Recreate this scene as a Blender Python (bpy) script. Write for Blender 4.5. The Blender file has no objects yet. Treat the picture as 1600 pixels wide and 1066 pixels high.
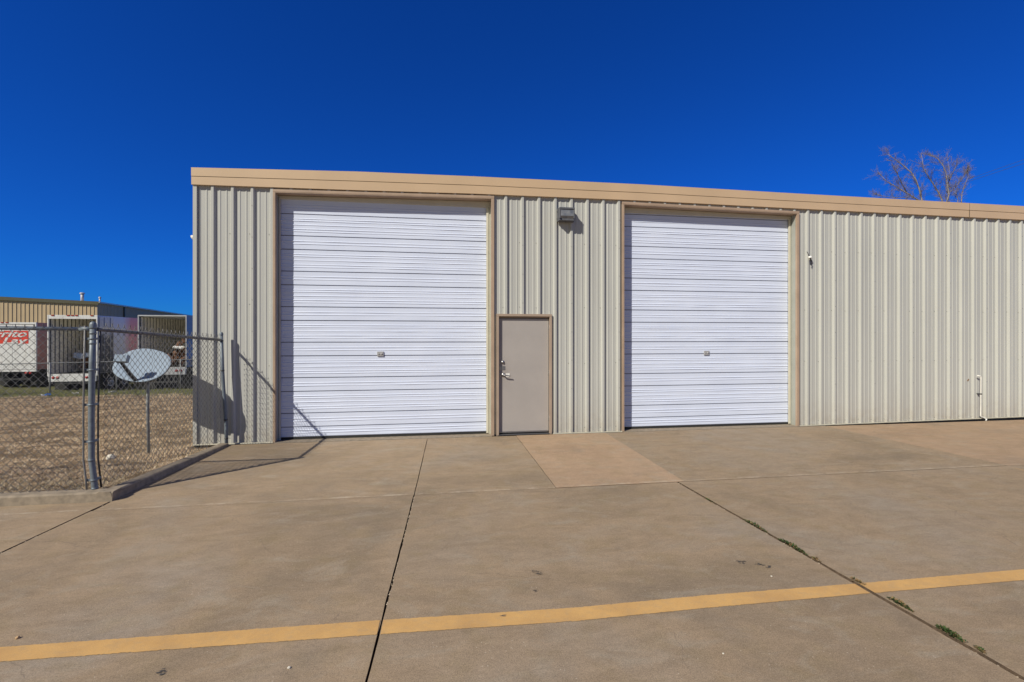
import bpy, math, random
import numpy as np
from mathutils import Vector, Matrix, noise as mnoise

random.seed(7)
rng = np.random.default_rng(7)
SC = bpy.context.scene
COL = SC.collection
R = math.radians

# ---------------------------------------------------------------- camera
# The frame of the place: x runs along the front wall, y into the building, z up.
F, YAW, D, H, CY = 720.0, 0.149, 8.23, 1.75, 528.0
cam_d = bpy.data.cameras.new('camera'); cam = bpy.data.objects.new('camera', cam_d); COL.objects.link(cam)
cam.location = (0, -D, H); cam.rotation_euler = (R(90), 0, -YAW)
cam_d.sensor_width = 36; cam_d.lens = F / 1600 * 36; cam_d.shift_y = -5 / 1600
cam_d.clip_start = 0.05; cam_d.clip_end = 2000
SC.camera = cam

# ---------------------------------------------------------------- sky and sun
TRAVEL = Vector((0.764, 0.645, -0.833)).normalized()      # the way the sunlight travels
w = bpy.data.worlds.new('World'); SC.world = w; w.use_nodes = True
nt = w.node_tree; bg = nt.nodes['Background']
sky = nt.nodes.new('ShaderNodeTexSky'); sky.sky_type = 'NISHITA'; sky.sun_disc = False
sky.sun_elevation = math.asin(-TRAVEL.z); sky.sun_rotation = math.atan2(-TRAVEL.x, -TRAVEL.y)
sky.altitude = 600; sky.air_density = 1.0; sky.dust_density = 0.0; sky.ozone_density = 3.0
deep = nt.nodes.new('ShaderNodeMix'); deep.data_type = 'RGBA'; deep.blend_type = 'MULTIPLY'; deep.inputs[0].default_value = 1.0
# deep polarised blue away from the sun; sun-side half tinted warm to neutralise shade
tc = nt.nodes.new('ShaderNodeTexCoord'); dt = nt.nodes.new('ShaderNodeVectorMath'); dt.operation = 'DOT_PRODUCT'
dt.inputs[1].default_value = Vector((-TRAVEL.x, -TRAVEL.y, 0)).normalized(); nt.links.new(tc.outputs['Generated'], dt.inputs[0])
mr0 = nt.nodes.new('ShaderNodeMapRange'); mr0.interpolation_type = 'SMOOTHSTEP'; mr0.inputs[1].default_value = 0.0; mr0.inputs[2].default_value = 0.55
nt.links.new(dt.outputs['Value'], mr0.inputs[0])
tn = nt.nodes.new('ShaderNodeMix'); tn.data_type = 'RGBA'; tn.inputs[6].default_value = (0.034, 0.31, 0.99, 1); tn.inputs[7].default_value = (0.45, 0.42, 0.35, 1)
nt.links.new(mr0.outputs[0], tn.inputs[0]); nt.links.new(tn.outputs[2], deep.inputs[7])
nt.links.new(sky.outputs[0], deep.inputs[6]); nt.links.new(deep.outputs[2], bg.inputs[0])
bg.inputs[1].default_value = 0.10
sd = bpy.data.lights.new('sun', 'SUN'); sun = bpy.data.objects.new('sun', sd); COL.objects.link(sun)
sd.energy = 5.0; sd.angle = R(0.5); sd.color = (1.0, 0.935, 0.79)
sun.rotation_euler = TRAVEL.to_track_quat('-Z', 'Y').to_euler(); sun.location = (-20, -20, 25)
SC.view_settings.view_transform = 'Standard'; SC.view_settings.look = 'None'
SC.view_settings.exposure = 0; SC.view_settings.gamma = 1; SC.view_settings.use_curve_mapping = False

# ---------------------------------------------------------------- helpers
cs, sn = math.cos(YAW), math.sin(YAW)
def W(px, py, n=0.0):                       # (x, z) of a point on a plane parallel to the wall
    q = (px - 800) / F; lam = (D + n) / (cs - sn * q)
    return lam * (cs * q + sn), H + lam * (CY - py) / F
def V(px, lam, z=0.0):                      # a point at camera depth lam
    X = (px - 800) / F * lam
    return Vector((cs * X + sn * lam, -sn * X + cs * lam - D, z))
def VP(px, py, lam):
    return V(px, lam, H + (CY - py) / F * lam)
def G(px, py, z=0.0):                       # a point on the level ground
    return V(px, (H - z) / ((py - CY) / F), z)

class MB:
    def __init__(s): s.v = []; s.f = []; s.m = []; s.sm = []
    def add(s, vs, fs, m=0, smooth=False):
        b = len(s.v); s.v += [tuple(v) for v in vs]
        for f in fs: s.f.append(tuple(i + b for i in f)); s.m.append(m); s.sm.append(smooth)
        return s
    def box(s, x0, x1, y0, y1, z0, z1, m=0, z0b=None, z1b=None):   # z0b/z1b: heights at the x1 end
        a, b = (z0 if z0b is None else z0b), (z1 if z1b is None else z1b)
        vs = [(x0,y0,z0),(x1,y0,a),(x1,y1,a),(x0,y1,z0),(x0,y0,z1),(x1,y0,b),(x1,y1,b),(x0,y1,z1)]
        return s.add(vs, [(0,3,2,1),(4,5,6,7),(0,1,5,4),(1,2,6,5),(2,3,7,6),(3,0,4,7)], m)
    def obox(s, M, sx, sy, sz, m=0):
        vs = [M @ Vector((a*sx/2, b*sy/2, c*sz/2)) for c in (-1,1) for a,b in ((-1,-1),(1,-1),(1,1),(-1,1))]
        return s.add(vs, [(0,3,2,1),(4,5,6,7),(0,1,5,4),(1,2,6,5),(2,3,7,6),(3,0,4,7)], m)
    def tube(s, pts, r, n=8, m=0, cap=True, smooth=True):
        pts = [Vector(p) for p in pts]; rs = r if isinstance(r, (list, tuple)) else [r]*len(pts)
        b = len(s.v); prev = None
        for i, p in enumerate(pts):
            d = (pts[min(i+1,len(pts)-1)] - pts[max(i-1,0)]).normalized()
            if prev is None:
                u = d.orthogonal().normalized()
            else:
                u = (prev - d*prev.dot(d)).normalized()
            prev = u; w2 = d.cross(u)
            for k in range(n):
                a = 2*math.pi*k/n
                s.v.append(tuple(p + (u*math.cos(a) + w2*math.sin(a))*rs[i]))
        for i in range(len(pts)-1):
            for k in range(n):
                k2 = (k+1) % n
                s.f.append((b+i*n+k, b+i*n+k2, b+(i+1)*n+k2, b+(i+1)*n+k)); s.m.append(m); s.sm.append(smooth)
        if cap and n > 2:
            s.f.append(tuple(b+k for k in reversed(range(n)))); s.m.append(m); s.sm.append(False)
            e = b+(len(pts)-1)*n
            s.f.append(tuple(e+k for k in range(n))); s.m.append(m); s.sm.append(False)
        return s
    def lathe(s, M, prof, n=16, m=0, smooth=True):      # prof: (radius, height) list about local z
        b = len(s.v)
        for r, z in prof:
            for k in range(n):
                a = 2*math.pi*k/n; s.v.append(tuple(M @ Vector((r*math.cos(a), r*math.sin(a), z))))
        for i in range(len(prof)-1):
            for k in range(n):
                k2 = (k+1) % n
                s.f.append((b+i*n+k, b+i*n+k2, b+(i+1)*n+k2, b+(i+1)*n+k)); s.m.append(m); s.sm.append(smooth)
        return s
    def build(s, name, mats, parent=None, bevel=0.0):
        me = bpy.data.meshes.new(name); me.from_pydata(s.v, [], s.f)
        if not isinstance(mats, (list, tuple)): mats = [mats]
        for mm in mats: me.materials.append(mm)
        me.polygons.foreach_set('material_index', s.m); me.polygons.foreach_set('use_smooth', s.sm)
        me.update()
        o = bpy.data.objects.new(name, me); COL.objects.link(o)
        if parent is not None: o.parent = parent
        if bevel:
            bm_ = o.modifiers.new('bevel', 'BEVEL'); bm_.width = bevel; bm_.segments = 2; bm_.limit_method = 'ANGLE'
        return o

def tag(o, label, cat, group=None, kind=None):
    if label: o['label'] = label
    if cat: o['category'] = cat
    if group: o['group'] = group
    if kind: o['kind'] = kind
    return o
def empty(name, loc, label=None, cat=None, group=None, rz=0):
    o = bpy.data.objects.new(name, None); COL.objects.link(o); o.location = loc; o.rotation_euler = (0,0,rz)
    o.empty_display_size = 0.2
    return tag(o, label, cat, group)
def struct(o): o['kind'] = 'structure'; return o
def T(x, y, z): return Matrix.Translation((x, y, z))
def RX(a): return Matrix.Rotation(a, 4, 'X')
def RY(a): return Matrix.Rotation(a, 4, 'Y')
def RZ(a): return Matrix.Rotation(a, 4, 'Z')

# ---------------------------------------------------------------- materials
class N:                                     # a small node-building helper
    def __init__(s, name, rough=0.6, metal=0.0, spec=0.5):
        s.mat = bpy.data.materials.new(name); s.mat.use_nodes = True; s.t = s.mat.node_tree
        s.b = s.t.nodes['Principled BSDF']; s.b.inputs['Roughness'].default_value = rough
        s.b.inputs['Metallic'].default_value = metal; s.b.inputs['Specular IOR Level'].default_value = spec
        s.co = s.t.nodes.new('ShaderNodeTexCoord').outputs['Object']
    def n(s, kind, **kw):
        x = s.t.nodes.new(kind)
        for k, v in kw.items(): setattr(x, k, v)
        return x
    def l(s, a, b): s.t.links.new(a, b)
    def mapping(s, scale=(1,1,1), rot=(0,0,0)):
        m = s.n('ShaderNodeMapping'); m.inputs['Scale'].default_value = scale; m.inputs['Rotation'].default_value = rot
        s.l(s.co, m.inputs['Vector']); return m.outputs[0]
    def noise(s, scale, detail=4, rough=0.55, vec=None, dist=0.0):
        x = s.n('ShaderNodeTexNoise'); x.inputs['Scale'].default_value = scale; x.inputs['Detail'].default_value = detail
        x.inputs['Roughness'].default_value = rough; x.inputs['Distortion'].default_value = dist
        s.l(vec if vec is not None else s.co, x.inputs['Vector']); return x.outputs['Fac']
    def ramp(s, fac, stops):
        r = s.n('ShaderNodeValToRGB'); e = r.color_ramp.elements
        while len(e) < len(stops): e.new(0.5)
        for k, (p, c) in enumerate(stops):
            e[k].position = p; e[k].color = (c, c, c, 1) if not isinstance(c, tuple) else (*c, 1)
        s.l(fac, r.inputs[0]); return r.outputs[0]
    def mix(s, fac, a, b, blend='MIX'):
        m = s.n('ShaderNodeMix', data_type='RGBA', blend_type=blend)
        for sock, v in ((m.inputs[0], fac), (m.inputs[6], a), (m.inputs[7], b)):
            if isinstance(v, (int, float)): sock.default_value = v
            elif isinstance(v, tuple): sock.default_value = (*v, 1)
            else: s.l(v, sock)
        return m.outputs[2]
    def math(s, op, a, b=None, c=None, clamp=False):
        m = s.n('ShaderNodeMath', operation=op, use_clamp=clamp)
        for sock, v in zip(m.inputs, (a, b, c)):
            if v is None: continue
            if isinstance(v, (int, float)): sock.default_value = v
            else: s.l(v, sock)
        return m.outputs[0]
    def bump(s, h, strength=0.3, dist=0.01):
        b = s.n('ShaderNodeBump'); b.inputs['Strength'].default_value = strength; b.inputs['Distance'].default_value = dist
        s.l(h, b.inputs['Height']); s.l(b.outputs[0], s.b.inputs['Normal'])
    def out(s, col):
        if isinstance(col, tuple): s.b.inputs['Base Color'].default_value = (*col, 1)
        else: s.l(col, s.b.inputs['Base Color'])
        return s.mat

def simple(name, col, rough=0.55, metal=0.0, var=0.12, scale=6.0, bump=0.0, spec=0.5):
    m = N(name, rough, metal, spec)
    f = m.noise(scale, 5)
    a = tuple(c*(1-var) for c in col); b = tuple(min(1, c*(1+var)) for c in col)
    c = m.ramp(f, [(0.3, a), (0.7, b)])
    if bump: m.bump(m.noise(scale*12, 3), bump, 0.005)
    return m.out(c)

def concrete(name, ca, cb, cc, speck=1.0):
    m = N(name, 0.9, 0, 0.25)
    big = m.noise(0.55, 5, 0.55, dist=0.8)
    c = m.ramp(big, [(0.30, ca), (0.50, cb), (0.72, cc)])
    # brushed, slanting wear
    st = m.noise(1.4, 6, 0.65, m.mapping((1.0, 3.2, 1), (0, 0, 0.35)), 1.2)
    c = m.mix(m.ramp(st, [(0.42, 0.0), (0.70, 0.55)]), c, tuple(x*0.72 for x in cb))
    c = m.mix(m.ramp(m.noise(2.3, 7, 0.7, m.mapping((1, 2.0, 1), (0, 0, -0.5)), 0.8), [(0.52, 0.0), (0.75, 0.7)]), c, (0.33, 0.285, 0.225))
    # grey-green and rusty blooms
    c = m.mix(m.ramp(m.noise(3.7, 5, 0.6), [(0.50, 0.0), (0.75, 0.45)]), c, (0.25, 0.19, 0.105))
    c = m.mix(m.ramp(m.noise(0.9, 5, 0.7, m.mapping((1.3, 1, 1), (0, 0, 1.0))), [(0.55, 0.0), (0.72, 0.4)]), c, (0.20, 0.165, 0.132))
    # fine sandy grain
    g = m.noise(150, 4, 0.8)
    c = m.mix(0.75*speck, c, m.ramp(g, [(0.30, 0.22), (0.5, 0.52), (0.70, 0.78)]), 'OVERLAY')
    g2 = m.noise(48, 4, 0.8)
    c = m.mix(0.3*speck, c, m.ramp(g2, [(0.32, 0.28), (0.68, 0.70)]), 'OVERLAY')
    g3 = m.noise(7, 6, 0.75, m.mapping((1, 1.7, 1), (0, 0, 0.5)), 0.5)
    c = m.mix(0.28*speck, c, m.ramp(g3, [(0.32, 0.32), (0.68, 0.68)]), 'OVERLAY')
    # scattered pale chips
    vo = m.n('ShaderNodeTexVoronoi'); vo.inputs['Scale'].default_value = 30; m.l(m.co, vo.inputs['Vector'])
    chip = m.math('MULTIPLY', m.math('LESS_THAN', vo.outputs['Distance'], 0.10), m.math('GREATER_THAN', m.noise(3.1, 3, 0.6), 0.56))
    c = m.mix(m.math('MULTIPLY', chip, 0.5), c, (0.62, 0.55, 0.46))
    # hairline cracks that come and go
    vc = m.n('ShaderNodeTexVoronoi', feature='DISTANCE_TO_EDGE'); vc.inputs['Scale'].default_value = 0.55
    dn = m.n('ShaderNodeTexNoise'); dn.inputs['Scale'].default_value = 3.0; dn.inputs['Detail'].default_value = 6; m.l(m.co, dn.inputs['Vector'])
    mv = m.n('ShaderNodeVectorMath', operation='MULTIPLY_ADD'); m.l(dn.outputs['Color'], mv.inputs[0]); mv.inputs[1].default_value = (0.3,0.3,0); m.l(m.co, mv.inputs[2])
    m.l(mv.outputs[0], vc.inputs['Vector'])
    cr = m.math('MULTIPLY', m.math('LESS_THAN', vc.outputs['Distance'], 0.0016), m.math('GREATER_THAN', m.noise(0.8, 2), 0.55))
    c = m.mix(m.math('MULTIPLY', cr, 0.35), c, (0.14, 0.11, 0.09))
    for cx_, cy_, rr_, wd_ in ((6.5, -6.0, 5.2, 0.11), (6.5, -6.0, 3.7, 0.11), (-6.0, -9.0, 7.4, 0.12)):
        vd = m.n('ShaderNodeVectorMath', operation='DISTANCE'); m.l(m.co, vd.inputs[0]); vd.inputs[1].default_value = (cx_, cy_, 0)
        off = m.math('ABSOLUTE', m.math('SUBTRACT', vd.outputs['Value'], rr_))
        trk = m.math('MULTIPLY', m.math('LESS_THAN', off, m.math('MULTIPLY', m.noise(6, 4, 0.7), wd_*1.6)), m.ramp(m.noise(1.1, 5, 0.75), [(0.48, 0.0), (0.70, 0.22)]))
        c = m.mix(trk, c, (0.13, 0.105, 0.085))
    # pale worn lip along the tooled cross joint (y = -3.0)
    sp = m.n('ShaderNodeSeparateXYZ'); m.l(m.co, sp.inputs[0])
    dy = m.math('ABSOLUTE', m.math('ADD', m.math('ADD', sp.outputs['Y'], 2.975), m.math('MULTIPLY', m.noise(4, 4, 0.7), -0.03)))
    edge = m.math('MULTIPLY', m.math('LESS_THAN', dy, m.math('MULTIPLY', m.noise(9, 5, 0.75), 0.045)), m.ramp(m.noise(5, 5, 0.8), [(0.46, 0.0), (0.62, 0.6)]))
    c = m.mix(edge, c, (0.45, 0.38, 0.30))
    ta = m.n('ShaderNodeAttribute', attribute_name='tone'); vm = m.n('ShaderNodeVectorMath', operation='SCALE'); m.l(c, vm.inputs[0]); m.l(ta.outputs['Fac'], vm.inputs['Scale'])
    m.bump(m.math('ADD', m.math('MULTIPLY', g, 0.6), g2), 0.35, 0.004)
    return m.out(vm.outputs[0])

M = {}
M['concrete'] = concrete('concrete', (0.208,0.163,0.117), (0.315,0.235,0.158), (0.298,0.247,0.196))
M['concrete_tan'] = concrete('concrete_tan', (0.335,0.235,0.158), (0.385,0.27,0.18), (0.35,0.255,0.178), 0.8)
M['kerb'] = simple('kerb_concrete', (0.25,0.205,0.155), 0.9, 0, 0.25, 14, 0.5)
M['joint'] = simple('joint_dirt', (0.11,0.075,0.05), 0.95, 0, 0.4, 40, 0.6)
M['joint_fill'] = simple('joint_filler', (0.085,0.055,0.036), 0.95, 0, 0.4, 60, 0.6)

def siding(name, col, dirt=(0.32,0.26,0.19)):
    m = N(name, 0.42, 0, 0.45)
    c = m.ramp(m.noise(1.1, 4, 0.6, m.mapping((1, 1, 0.35))), [(0.3, tuple(x*0.95 for x in col)), (0.7, tuple(min(1,x*1.04) for x in col))])
    c = m.mix(m.ramp(m.noise(30, 3, 0.6, m.mapping((1, 1, 0.06))), [(0.45, 0.0), (0.8, 0.12)]), c, tuple(x*0.7 for x in col))
    sp = m.n('ShaderNodeSeparateXYZ'); m.l(m.co, sp.inputs[0])
    low = m.n('ShaderNodeMapRange'); low.inputs[1].default_value = 0.0; low.inputs[2].default_value = 0.8; low.inputs[3].default_value = 0.75; low.inputs[4].default_value = 0.0
    m.l(sp.outputs['Z'], low.inputs[0])
    sp_n = m.ramp(m.noise(7, 6, 0.7), [(0.35, 0.2), (0.65, 1.0)])
    fac = m.math('MULTIPLY', m.math('MULTIPLY', low.outputs[0], low.outputs[0]), sp_n, clamp=True)
    c = m.mix(fac, c, dirt)
    m.bump(m.noise(2.2, 2, 0.5, m.mapping((1, 1, 0.6))), 0.4, 0.009)
    return m.out(c)
M['siding'] = siding('cream_siding', (0.46,0.465,0.45))
M['fascia'] = simple('tan_fascia', (0.55,0.40,0.262), 0.45, 0, 0.05, 1.3)
M['trim'] = simple('tan_trim', (0.39,0.285,0.21), 0.5, 0, 0.12, 3)
M['dark_lap'] = simple('dark_lap_line', (0.06,0.045,0.035), 0.8)  # near-black strip along the fascia lap and its seams
M['reveal'] = simple('grey_jamb', (0.34,0.35,0.32), 0.5, 0, 0.06, 3)
M['guide'] = simple('cream_guide', (0.58,0.55,0.46), 0.5, 0, 0.08, 4)
M['lock'] = simple('grey_lock', (0.40,0.40,0.42), 0.5, 0.2); M['screw'] = simple('screw', (0.12,0.12,0.11), 0.5, 0.5)
def door_mat():
    m = N('greige_door', 0.45)
    c = m.ramp(m.noise(1.8, 5, 0.6), [(0.3, (0.35,0.325,0.318)), (0.7, (0.39,0.362,0.352))])
    c = m.mix(m.ramp(m.noise(14, 7, 0.8, m.mapping((1,1,0.5))), [(0.60, 0.0), (0.78, 0.30)]), c, (0.26,0.235,0.22))
    sp = m.n('ShaderNodeSeparateXYZ'); m.l(m.co, sp.inputs[0])
    ax = m.math('ABSOLUTE', m.math('SUBTRACT', sp.outputs['X'], 1.08)); az = m.math('ABSOLUTE', m.math('SUBTRACT', sp.outputs['Z'], 1.12))
    near_ = m.math('MULTIPLY', m.math('SUBTRACT', 0.16, ax, clamp=True), m.math('SUBTRACT', 0.35, az, clamp=True))
    c = m.mix(m.math('MULTIPLY', m.math('MULTIPLY', near_, 14.0), m.noise(18, 5, 0.7), clamp=True), c, (0.24,0.21,0.19))
    m.bump(m.noise(2.5, 2), 0.15, 0.006)
    return m.out(c)
M['door_leaf'] = door_mat()
M['frame'] = simple('door_frame_tan', (0.37,0.285,0.225), 0.5, 0, 0.1, 3)
M['steel'] = simple('brushed_steel', (0.33,0.33,0.35), 0.38, 0.85, 0.08, 20)
M['black'] = simple('black_rubber', (0.02,0.02,0.02), 0.7)
M['white'] = simple('white_plastic', (0.78,0.77,0.74), 0.45)
M['roof'] = simple('roof_metal', (0.5,0.48,0.42), 0.5)
M['lamp_grey'] = simple('lamp_housing', (0.115,0.12,0.14), 0.55, 0.2, 0.15, 30)
def curtain_mat():
    m = N('white_door_slats', 0.33, 0, 0.5)
    c = m.ramp(m.noise(1.4, 4, 0.6), [(0.3, (0.63,0.69,0.865)), (0.7, (0.68,0.74,0.91))])
    c = m.mix(m.ramp(m.noise(8, 6, 0.75, m.mapping((0.6,1,2))), [(0.58, 0.0), (0.85, 0.25)]), c, (0.50,0.50,0.55))
    m.bump(m.noise(3.0, 2, 0.5, m.mapping((0.5, 1, 4))), 0.12, 0.006)
    return m.out(c)
M['curtain'] = curtain_mat(); M['slot_dark'] = simple('slat_gap', (0.20,0.20,0.24), 0.7)
def paint():
    m = N('yellow_line_paint', 0.8, 0, 0.3)
    c = m.ramp(m.noise(3, 5, 0.65), [(0.3, (0.48,0.285,0.115)), (0.7, (0.63,0.38,0.14))])
    c = m.mix(m.ramp(m.noise(12, 7, 0.8, m.mapping((1,1.6,1),(0,0,0.7))), [(0.48, 0.0), (0.70, 0.5)]), c, (0.40,0.29,0.17))
    g = m.noise(260, 3, 0.7)
    c = m.mix(0.4, c, m.ramp(g, [(0.30, 0.32), (0.70, 0.68)]), 'OVERLAY')
    m.bump(g, 0.3, 0.004)
    return m.out(c)
M['paint'] = paint()
def galvanised(name, col, rough=0.45, metal=0.55):
    m = N(name, rough, metal)
    c = m.ramp(m.noise(22, 5, 0.7), [(0.3, tuple(x*0.75 for x in col)), (0.7, tuple(x*1.2 for x in col))])
    c = m.mix(m.ramp(m.noise(6, 5, 0.8), [(0.66, 0.0), (0.8, 0.5)]), c, (0.16,0.10,0.07))
    return m.out(c)
M['post'] = galvanised('galvanised_post', (0.15,0.18,0.215), 0.5, 0.15)
M['wire'] = galvanised('galvanised_wire', (0.21,0.21,0.215), 0.55, 0.3)
M['far_post'] = galvanised('far_fence_post', (0.25,0.26,0.27), 0.55, 0.2)
M['dish'] = simple('dish_grey', (0.255,0.315,0.40), 0.85, 0, 0.06, 5, 0, 0.1)
M['dark_metal'] = simple('dark_metal', (0.055,0.055,0.06), 0.5, 0.4)
M['tread'] = simple('tyre_rubber', (0.02,0.02,0.022), 0.9)

def field_mat():
    m = N('dry_thatch', 1.0, 0, 0.1)
    sp = m.n('ShaderNodeSeparateXYZ'); m.l(m.co, sp.inputs[0])
    c = m.ramp(m.noise(1.6, 6, 0.7), [(0.3, (0.16,0.115,0.075)), (0.7, (0.32,0.235,0.155))])
    c = m.mix(m.ramp(m.noise(38, 5, 0.75), [(0.35, 0.85), (0.6, 0.0)]), c, (0.06,0.045,0.03))
    gr = m.math('ADD', sp.outputs['Y'], m.math('MULTIPLY', m.noise(0.7, 4), 2.5))
    mr = m.n('ShaderNodeMapRange'); mr.inputs[1].default_value = 11.7; mr.inputs[2].default_value = 12.8; m.l(gr, mr.inputs[0])
    c = m.mix(mr.outputs[0], c, m.ramp(m.noise(4, 5, 0.7), [(0.35, (0.075,0.085,0.035)), (0.65, (0.16,0.15,0.075))]))
    m.bump(m.noise(26, 5, 0.7), 0.7, 0.04)
    return m.out(c)
M['field'] = field_mat()
def attr_mat(name, rough=0.8):
    m = N(name, rough, 0, 0.2)
    a = m.n('ShaderNodeAttribute', attribute_name='tint')
    return m.out(a.outputs['Color'])
M['blade'] = attr_mat('grass_blades')

# ================================================================ GROUND
mb = MB(); mb.add([(-600,-600,-0.16),(600,-600,-0.16),(600,-0.2,-0.16),(-600,-0.2,-0.16)], [(0,1,2,3)])
struct(mb.build('ground', M['joint']))

def lot_z(y):
    return float(np.interp(y, [-2.7,-2.2,-0.5,3,8,12,14.3,16.6,600], [0.085,0.045,-0.045,-0.17,-0.33,-0.46,-0.52,-1.3,-1.3]))
def lot_h(x, y):
    n1 = mnoise.noise(Vector((x*0.9, y*0.9, 0))) ; n2 = mnoise.noise(Vector((x*3.1, y*3.1, 5)))
    fade = min(1.0, max(0.0, (y + 2.6) / 1.0))
    return lot_z(y) + fade*(0.03*n1 + 0.035*n2)
ys = list(np.arange(-2.68, 0.0, 0.10)) + list(np.arange(0.0, 16.8, 0.2)) + [18,20,25,32,45,70,120,250,600]
def xr(y): return -3.56 if y < -0.05 else 60.0
mb = MB(); rows = []
ncx = 170
for y in ys:
    row = []
    for i in range(ncx+1):
        u = i/ncx
        if u < 0.04: x = -400 + (370)*(u/0.04)
        else:
            x0, x1 = -30.0, -3.56
            x = x0 + (x1-x0)*((u-0.04)/0.96)
        row.append(len(mb.v)); mb.v.append((x, y, lot_h(x, y)))
    if True:
        row.append(len(mb.v)); mb.v.append(((-3.5 if y < 0.05 else 400.0), y, lot_h(-3.5, y)))
    rows.append(row)
for a, b in zip(rows, rows[1:]):
    for i in range(len(a)-1):
        mb.f.append((a[i], a[i+1], b[i+1], b[i])); mb.m.append(0); mb.sm.append(True)
struct(mb.build('grass_field', M['field']))

# concrete slabs: every slab is a block with its own edges, open joints between them
def wob(x0, y0, x1, y1, step=0.12, amp=0.0025, seed=0.0):
    d = math.hypot(x1-x0, y1-y0); k = max(1, min(220, int(d/step))); out = []
    for i in range(k):
        u = i/k; x = x0+(x1-x0)*u; y = y0+(y1-y0)*u
        nx, ny = -(y1-y0)/d, (x1-x0)/d
        o = amp*(mnoise.noise(Vector((x*5+seed, y*5, seed)))*1.2 + mnoise.noise(Vector((x*22, y*22+seed, seed)))) if i else 0
        out.append((x+nx*o, y+ny*o))
    return out
def slab(mb, corners, top=0.0, th=0.15, m=0, amp=0.0025, seed=0.0):
    pts = []
    for (a, b) in zip(corners, corners[1:]+corners[:1]): pts += wob(a[0],a[1],b[0],b[1], 0.10, amp, seed)
    n = len(pts); ins = 0.004
    cx = sum(p[0] for p in corners)/len(corners); cy = sum(p[1] for p in corners)/len(corners)
    b = len(mb.v)
    mb.v += [(x, y, top) for x, y in pts]; mb.v += [(x, y, top-th) for x, y in pts]
    mb.f.append(tuple(range(b, b+n))); mb.m.append(m); mb.sm.append(False)
    for i in range(n):
        j = (i+1) % n; mb.f.append((b+i, b+n+i, b+n+j, b+j)); mb.m.append(1); mb.sm.append(False)
    tn_ = TONE.get(seed, 1.0); mb.tone = getattr(mb, 'tone', []) + [tn_]*(2*n)
def toned(o, mb):
    a = o.data.attributes.new('tone', 'FLOAT', 'POINT'); a.data.foreach_set('value', mb.tone); return struct(o)
TONE = {1: 1.05, 2: 1.0, 4: 0.93, 6: 1.04, 7: 1.0, 8: 0.96, 9: 0.94, 3: 1.0, 5: 0.93}
# joint lines (x at y=-3.0, x at y=-6.3, extended to -30)
def jl(xa, xb): return lambda y: xa + (xb-xa)*(-3.0-y)/3.3
JB, JA, JC = jl(-3.52,-3.64), jl(-0.315,-0.395), jl(2.815,2.95)
mb = MB(); g = 0.0048; Y0, Y1, Y2 = -30.0, -3.0, -0.10
slab(mb, [(-3.50,Y1+0.002),(-0.315-g,Y1+0.002),(-0.265-g,Y2),(-3.50,Y2)], seed=1)
slab(mb, [(-0.315+g,Y1+0.002),(1.3025,Y1+0.002),(1.2925,Y2),(-0.265+g,Y2)], seed=2)
slab(mb, [(2.905,Y1+0.002),(7.645,Y1+0.002),(7.50,Y2),(2.955,Y2)], top=0.002, seed=4)
slab(mb, [(-40,Y0),(JB(Y0)-g,Y0),(-3.52-g,-2.72),(-40,-2.72)], seed=6)
slab(mb, [(JB(Y0)+g,Y0),(JA(Y0)-g-.004,Y0),(-0.315-g-.004,Y1-0.002),(-3.52+g,Y1-0.002)], seed=7)
slab(mb, [(JA(Y0)+g,Y0),(JC(Y0)-.016,Y0),(2.815-.016,Y1-0.002),(-0.315+g,Y1-0.002)], seed=8, amp=0.004)
slab(mb, [(JC(Y0)+.016,Y0),(60,Y0),(60,Y1-0.002),(2.815+.016,Y1-0.002)], seed=9, amp=0.004)
toned(mb.build('pavement', [M['concrete'], M['joint']]), mb)
mb = MB()
slab(mb, [(1.306,Y1+0.001),(2.902,Y1+0.001),(2.952,Y2),(1.296,Y2)], top=0.004, seed=3)
slab(mb, [(7.655,Y1+0.002),(60,Y1+0.002),(60,-0.12),(7.51,-0.12)], top=0.0, seed=5)
toned(mb.build('pavement_patch', [M['concrete_tan'], M['joint']]), mb)
# brown filler that has risen in the widest joint
mb = MB(); prev = None
for i in range(121):
    y = -3.03 - i*0.05
    x = JC(y); h = -0.013 + 0.008*mnoise.noise(Vector((y*9, 3, 1))); wd = 0.017
    cur = [(x-wd, y, -0.02), (x-0.004, y, h), (x+0.005, y, h-0.002), (x+wd, y, -0.02)]
    b = len(mb.v); mb.v += cur
    if i:
        for k in range(3): mb.f.append((b-4+k, b-3+k, b+1+k, b+k)); mb.m.append(0); mb.sm.append(True)
struct(mb.build('joint_filler', M['joint_fill']))

# pale crumbs caught along the open joints
mb = MB()
for jf, x_off, cnt, y_a, y_b in ((JA, 0.006, 420, -3.0, -8.0), (JC, -0.014, 260, -3.0, -8.0), (JB, 0.005, 90, -2.75, -5.0)):
    for i in range(cnt):
        y = y_a+(y_b-y_a)*random.random(); 
        if mnoise.noise(Vector((y*2.3, x_off*90, 2))) < -0.15: continue
        x = jf(y)+x_off+random.gauss(0, 0.0022); q_ = random.uniform(0.0012, 0.0042)
        mb.obox(T(x, y, -0.001+random.uniform(-.002,.001))@RZ(random.uniform(0,3))@RX(random.uniform(-.6,.6)), q_*2, q_*1.4, q_*1.2)
M['crumb'] = simple('pale_crumb', (0.46,0.38,0.29), 0.9, 0, 0.3, 60)
tag(mb.build('joint_crumbs', M['crumb']), 'pale grit and crumbs lying along the open joints of the concrete', 'grit', None, 'stuff')

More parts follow.
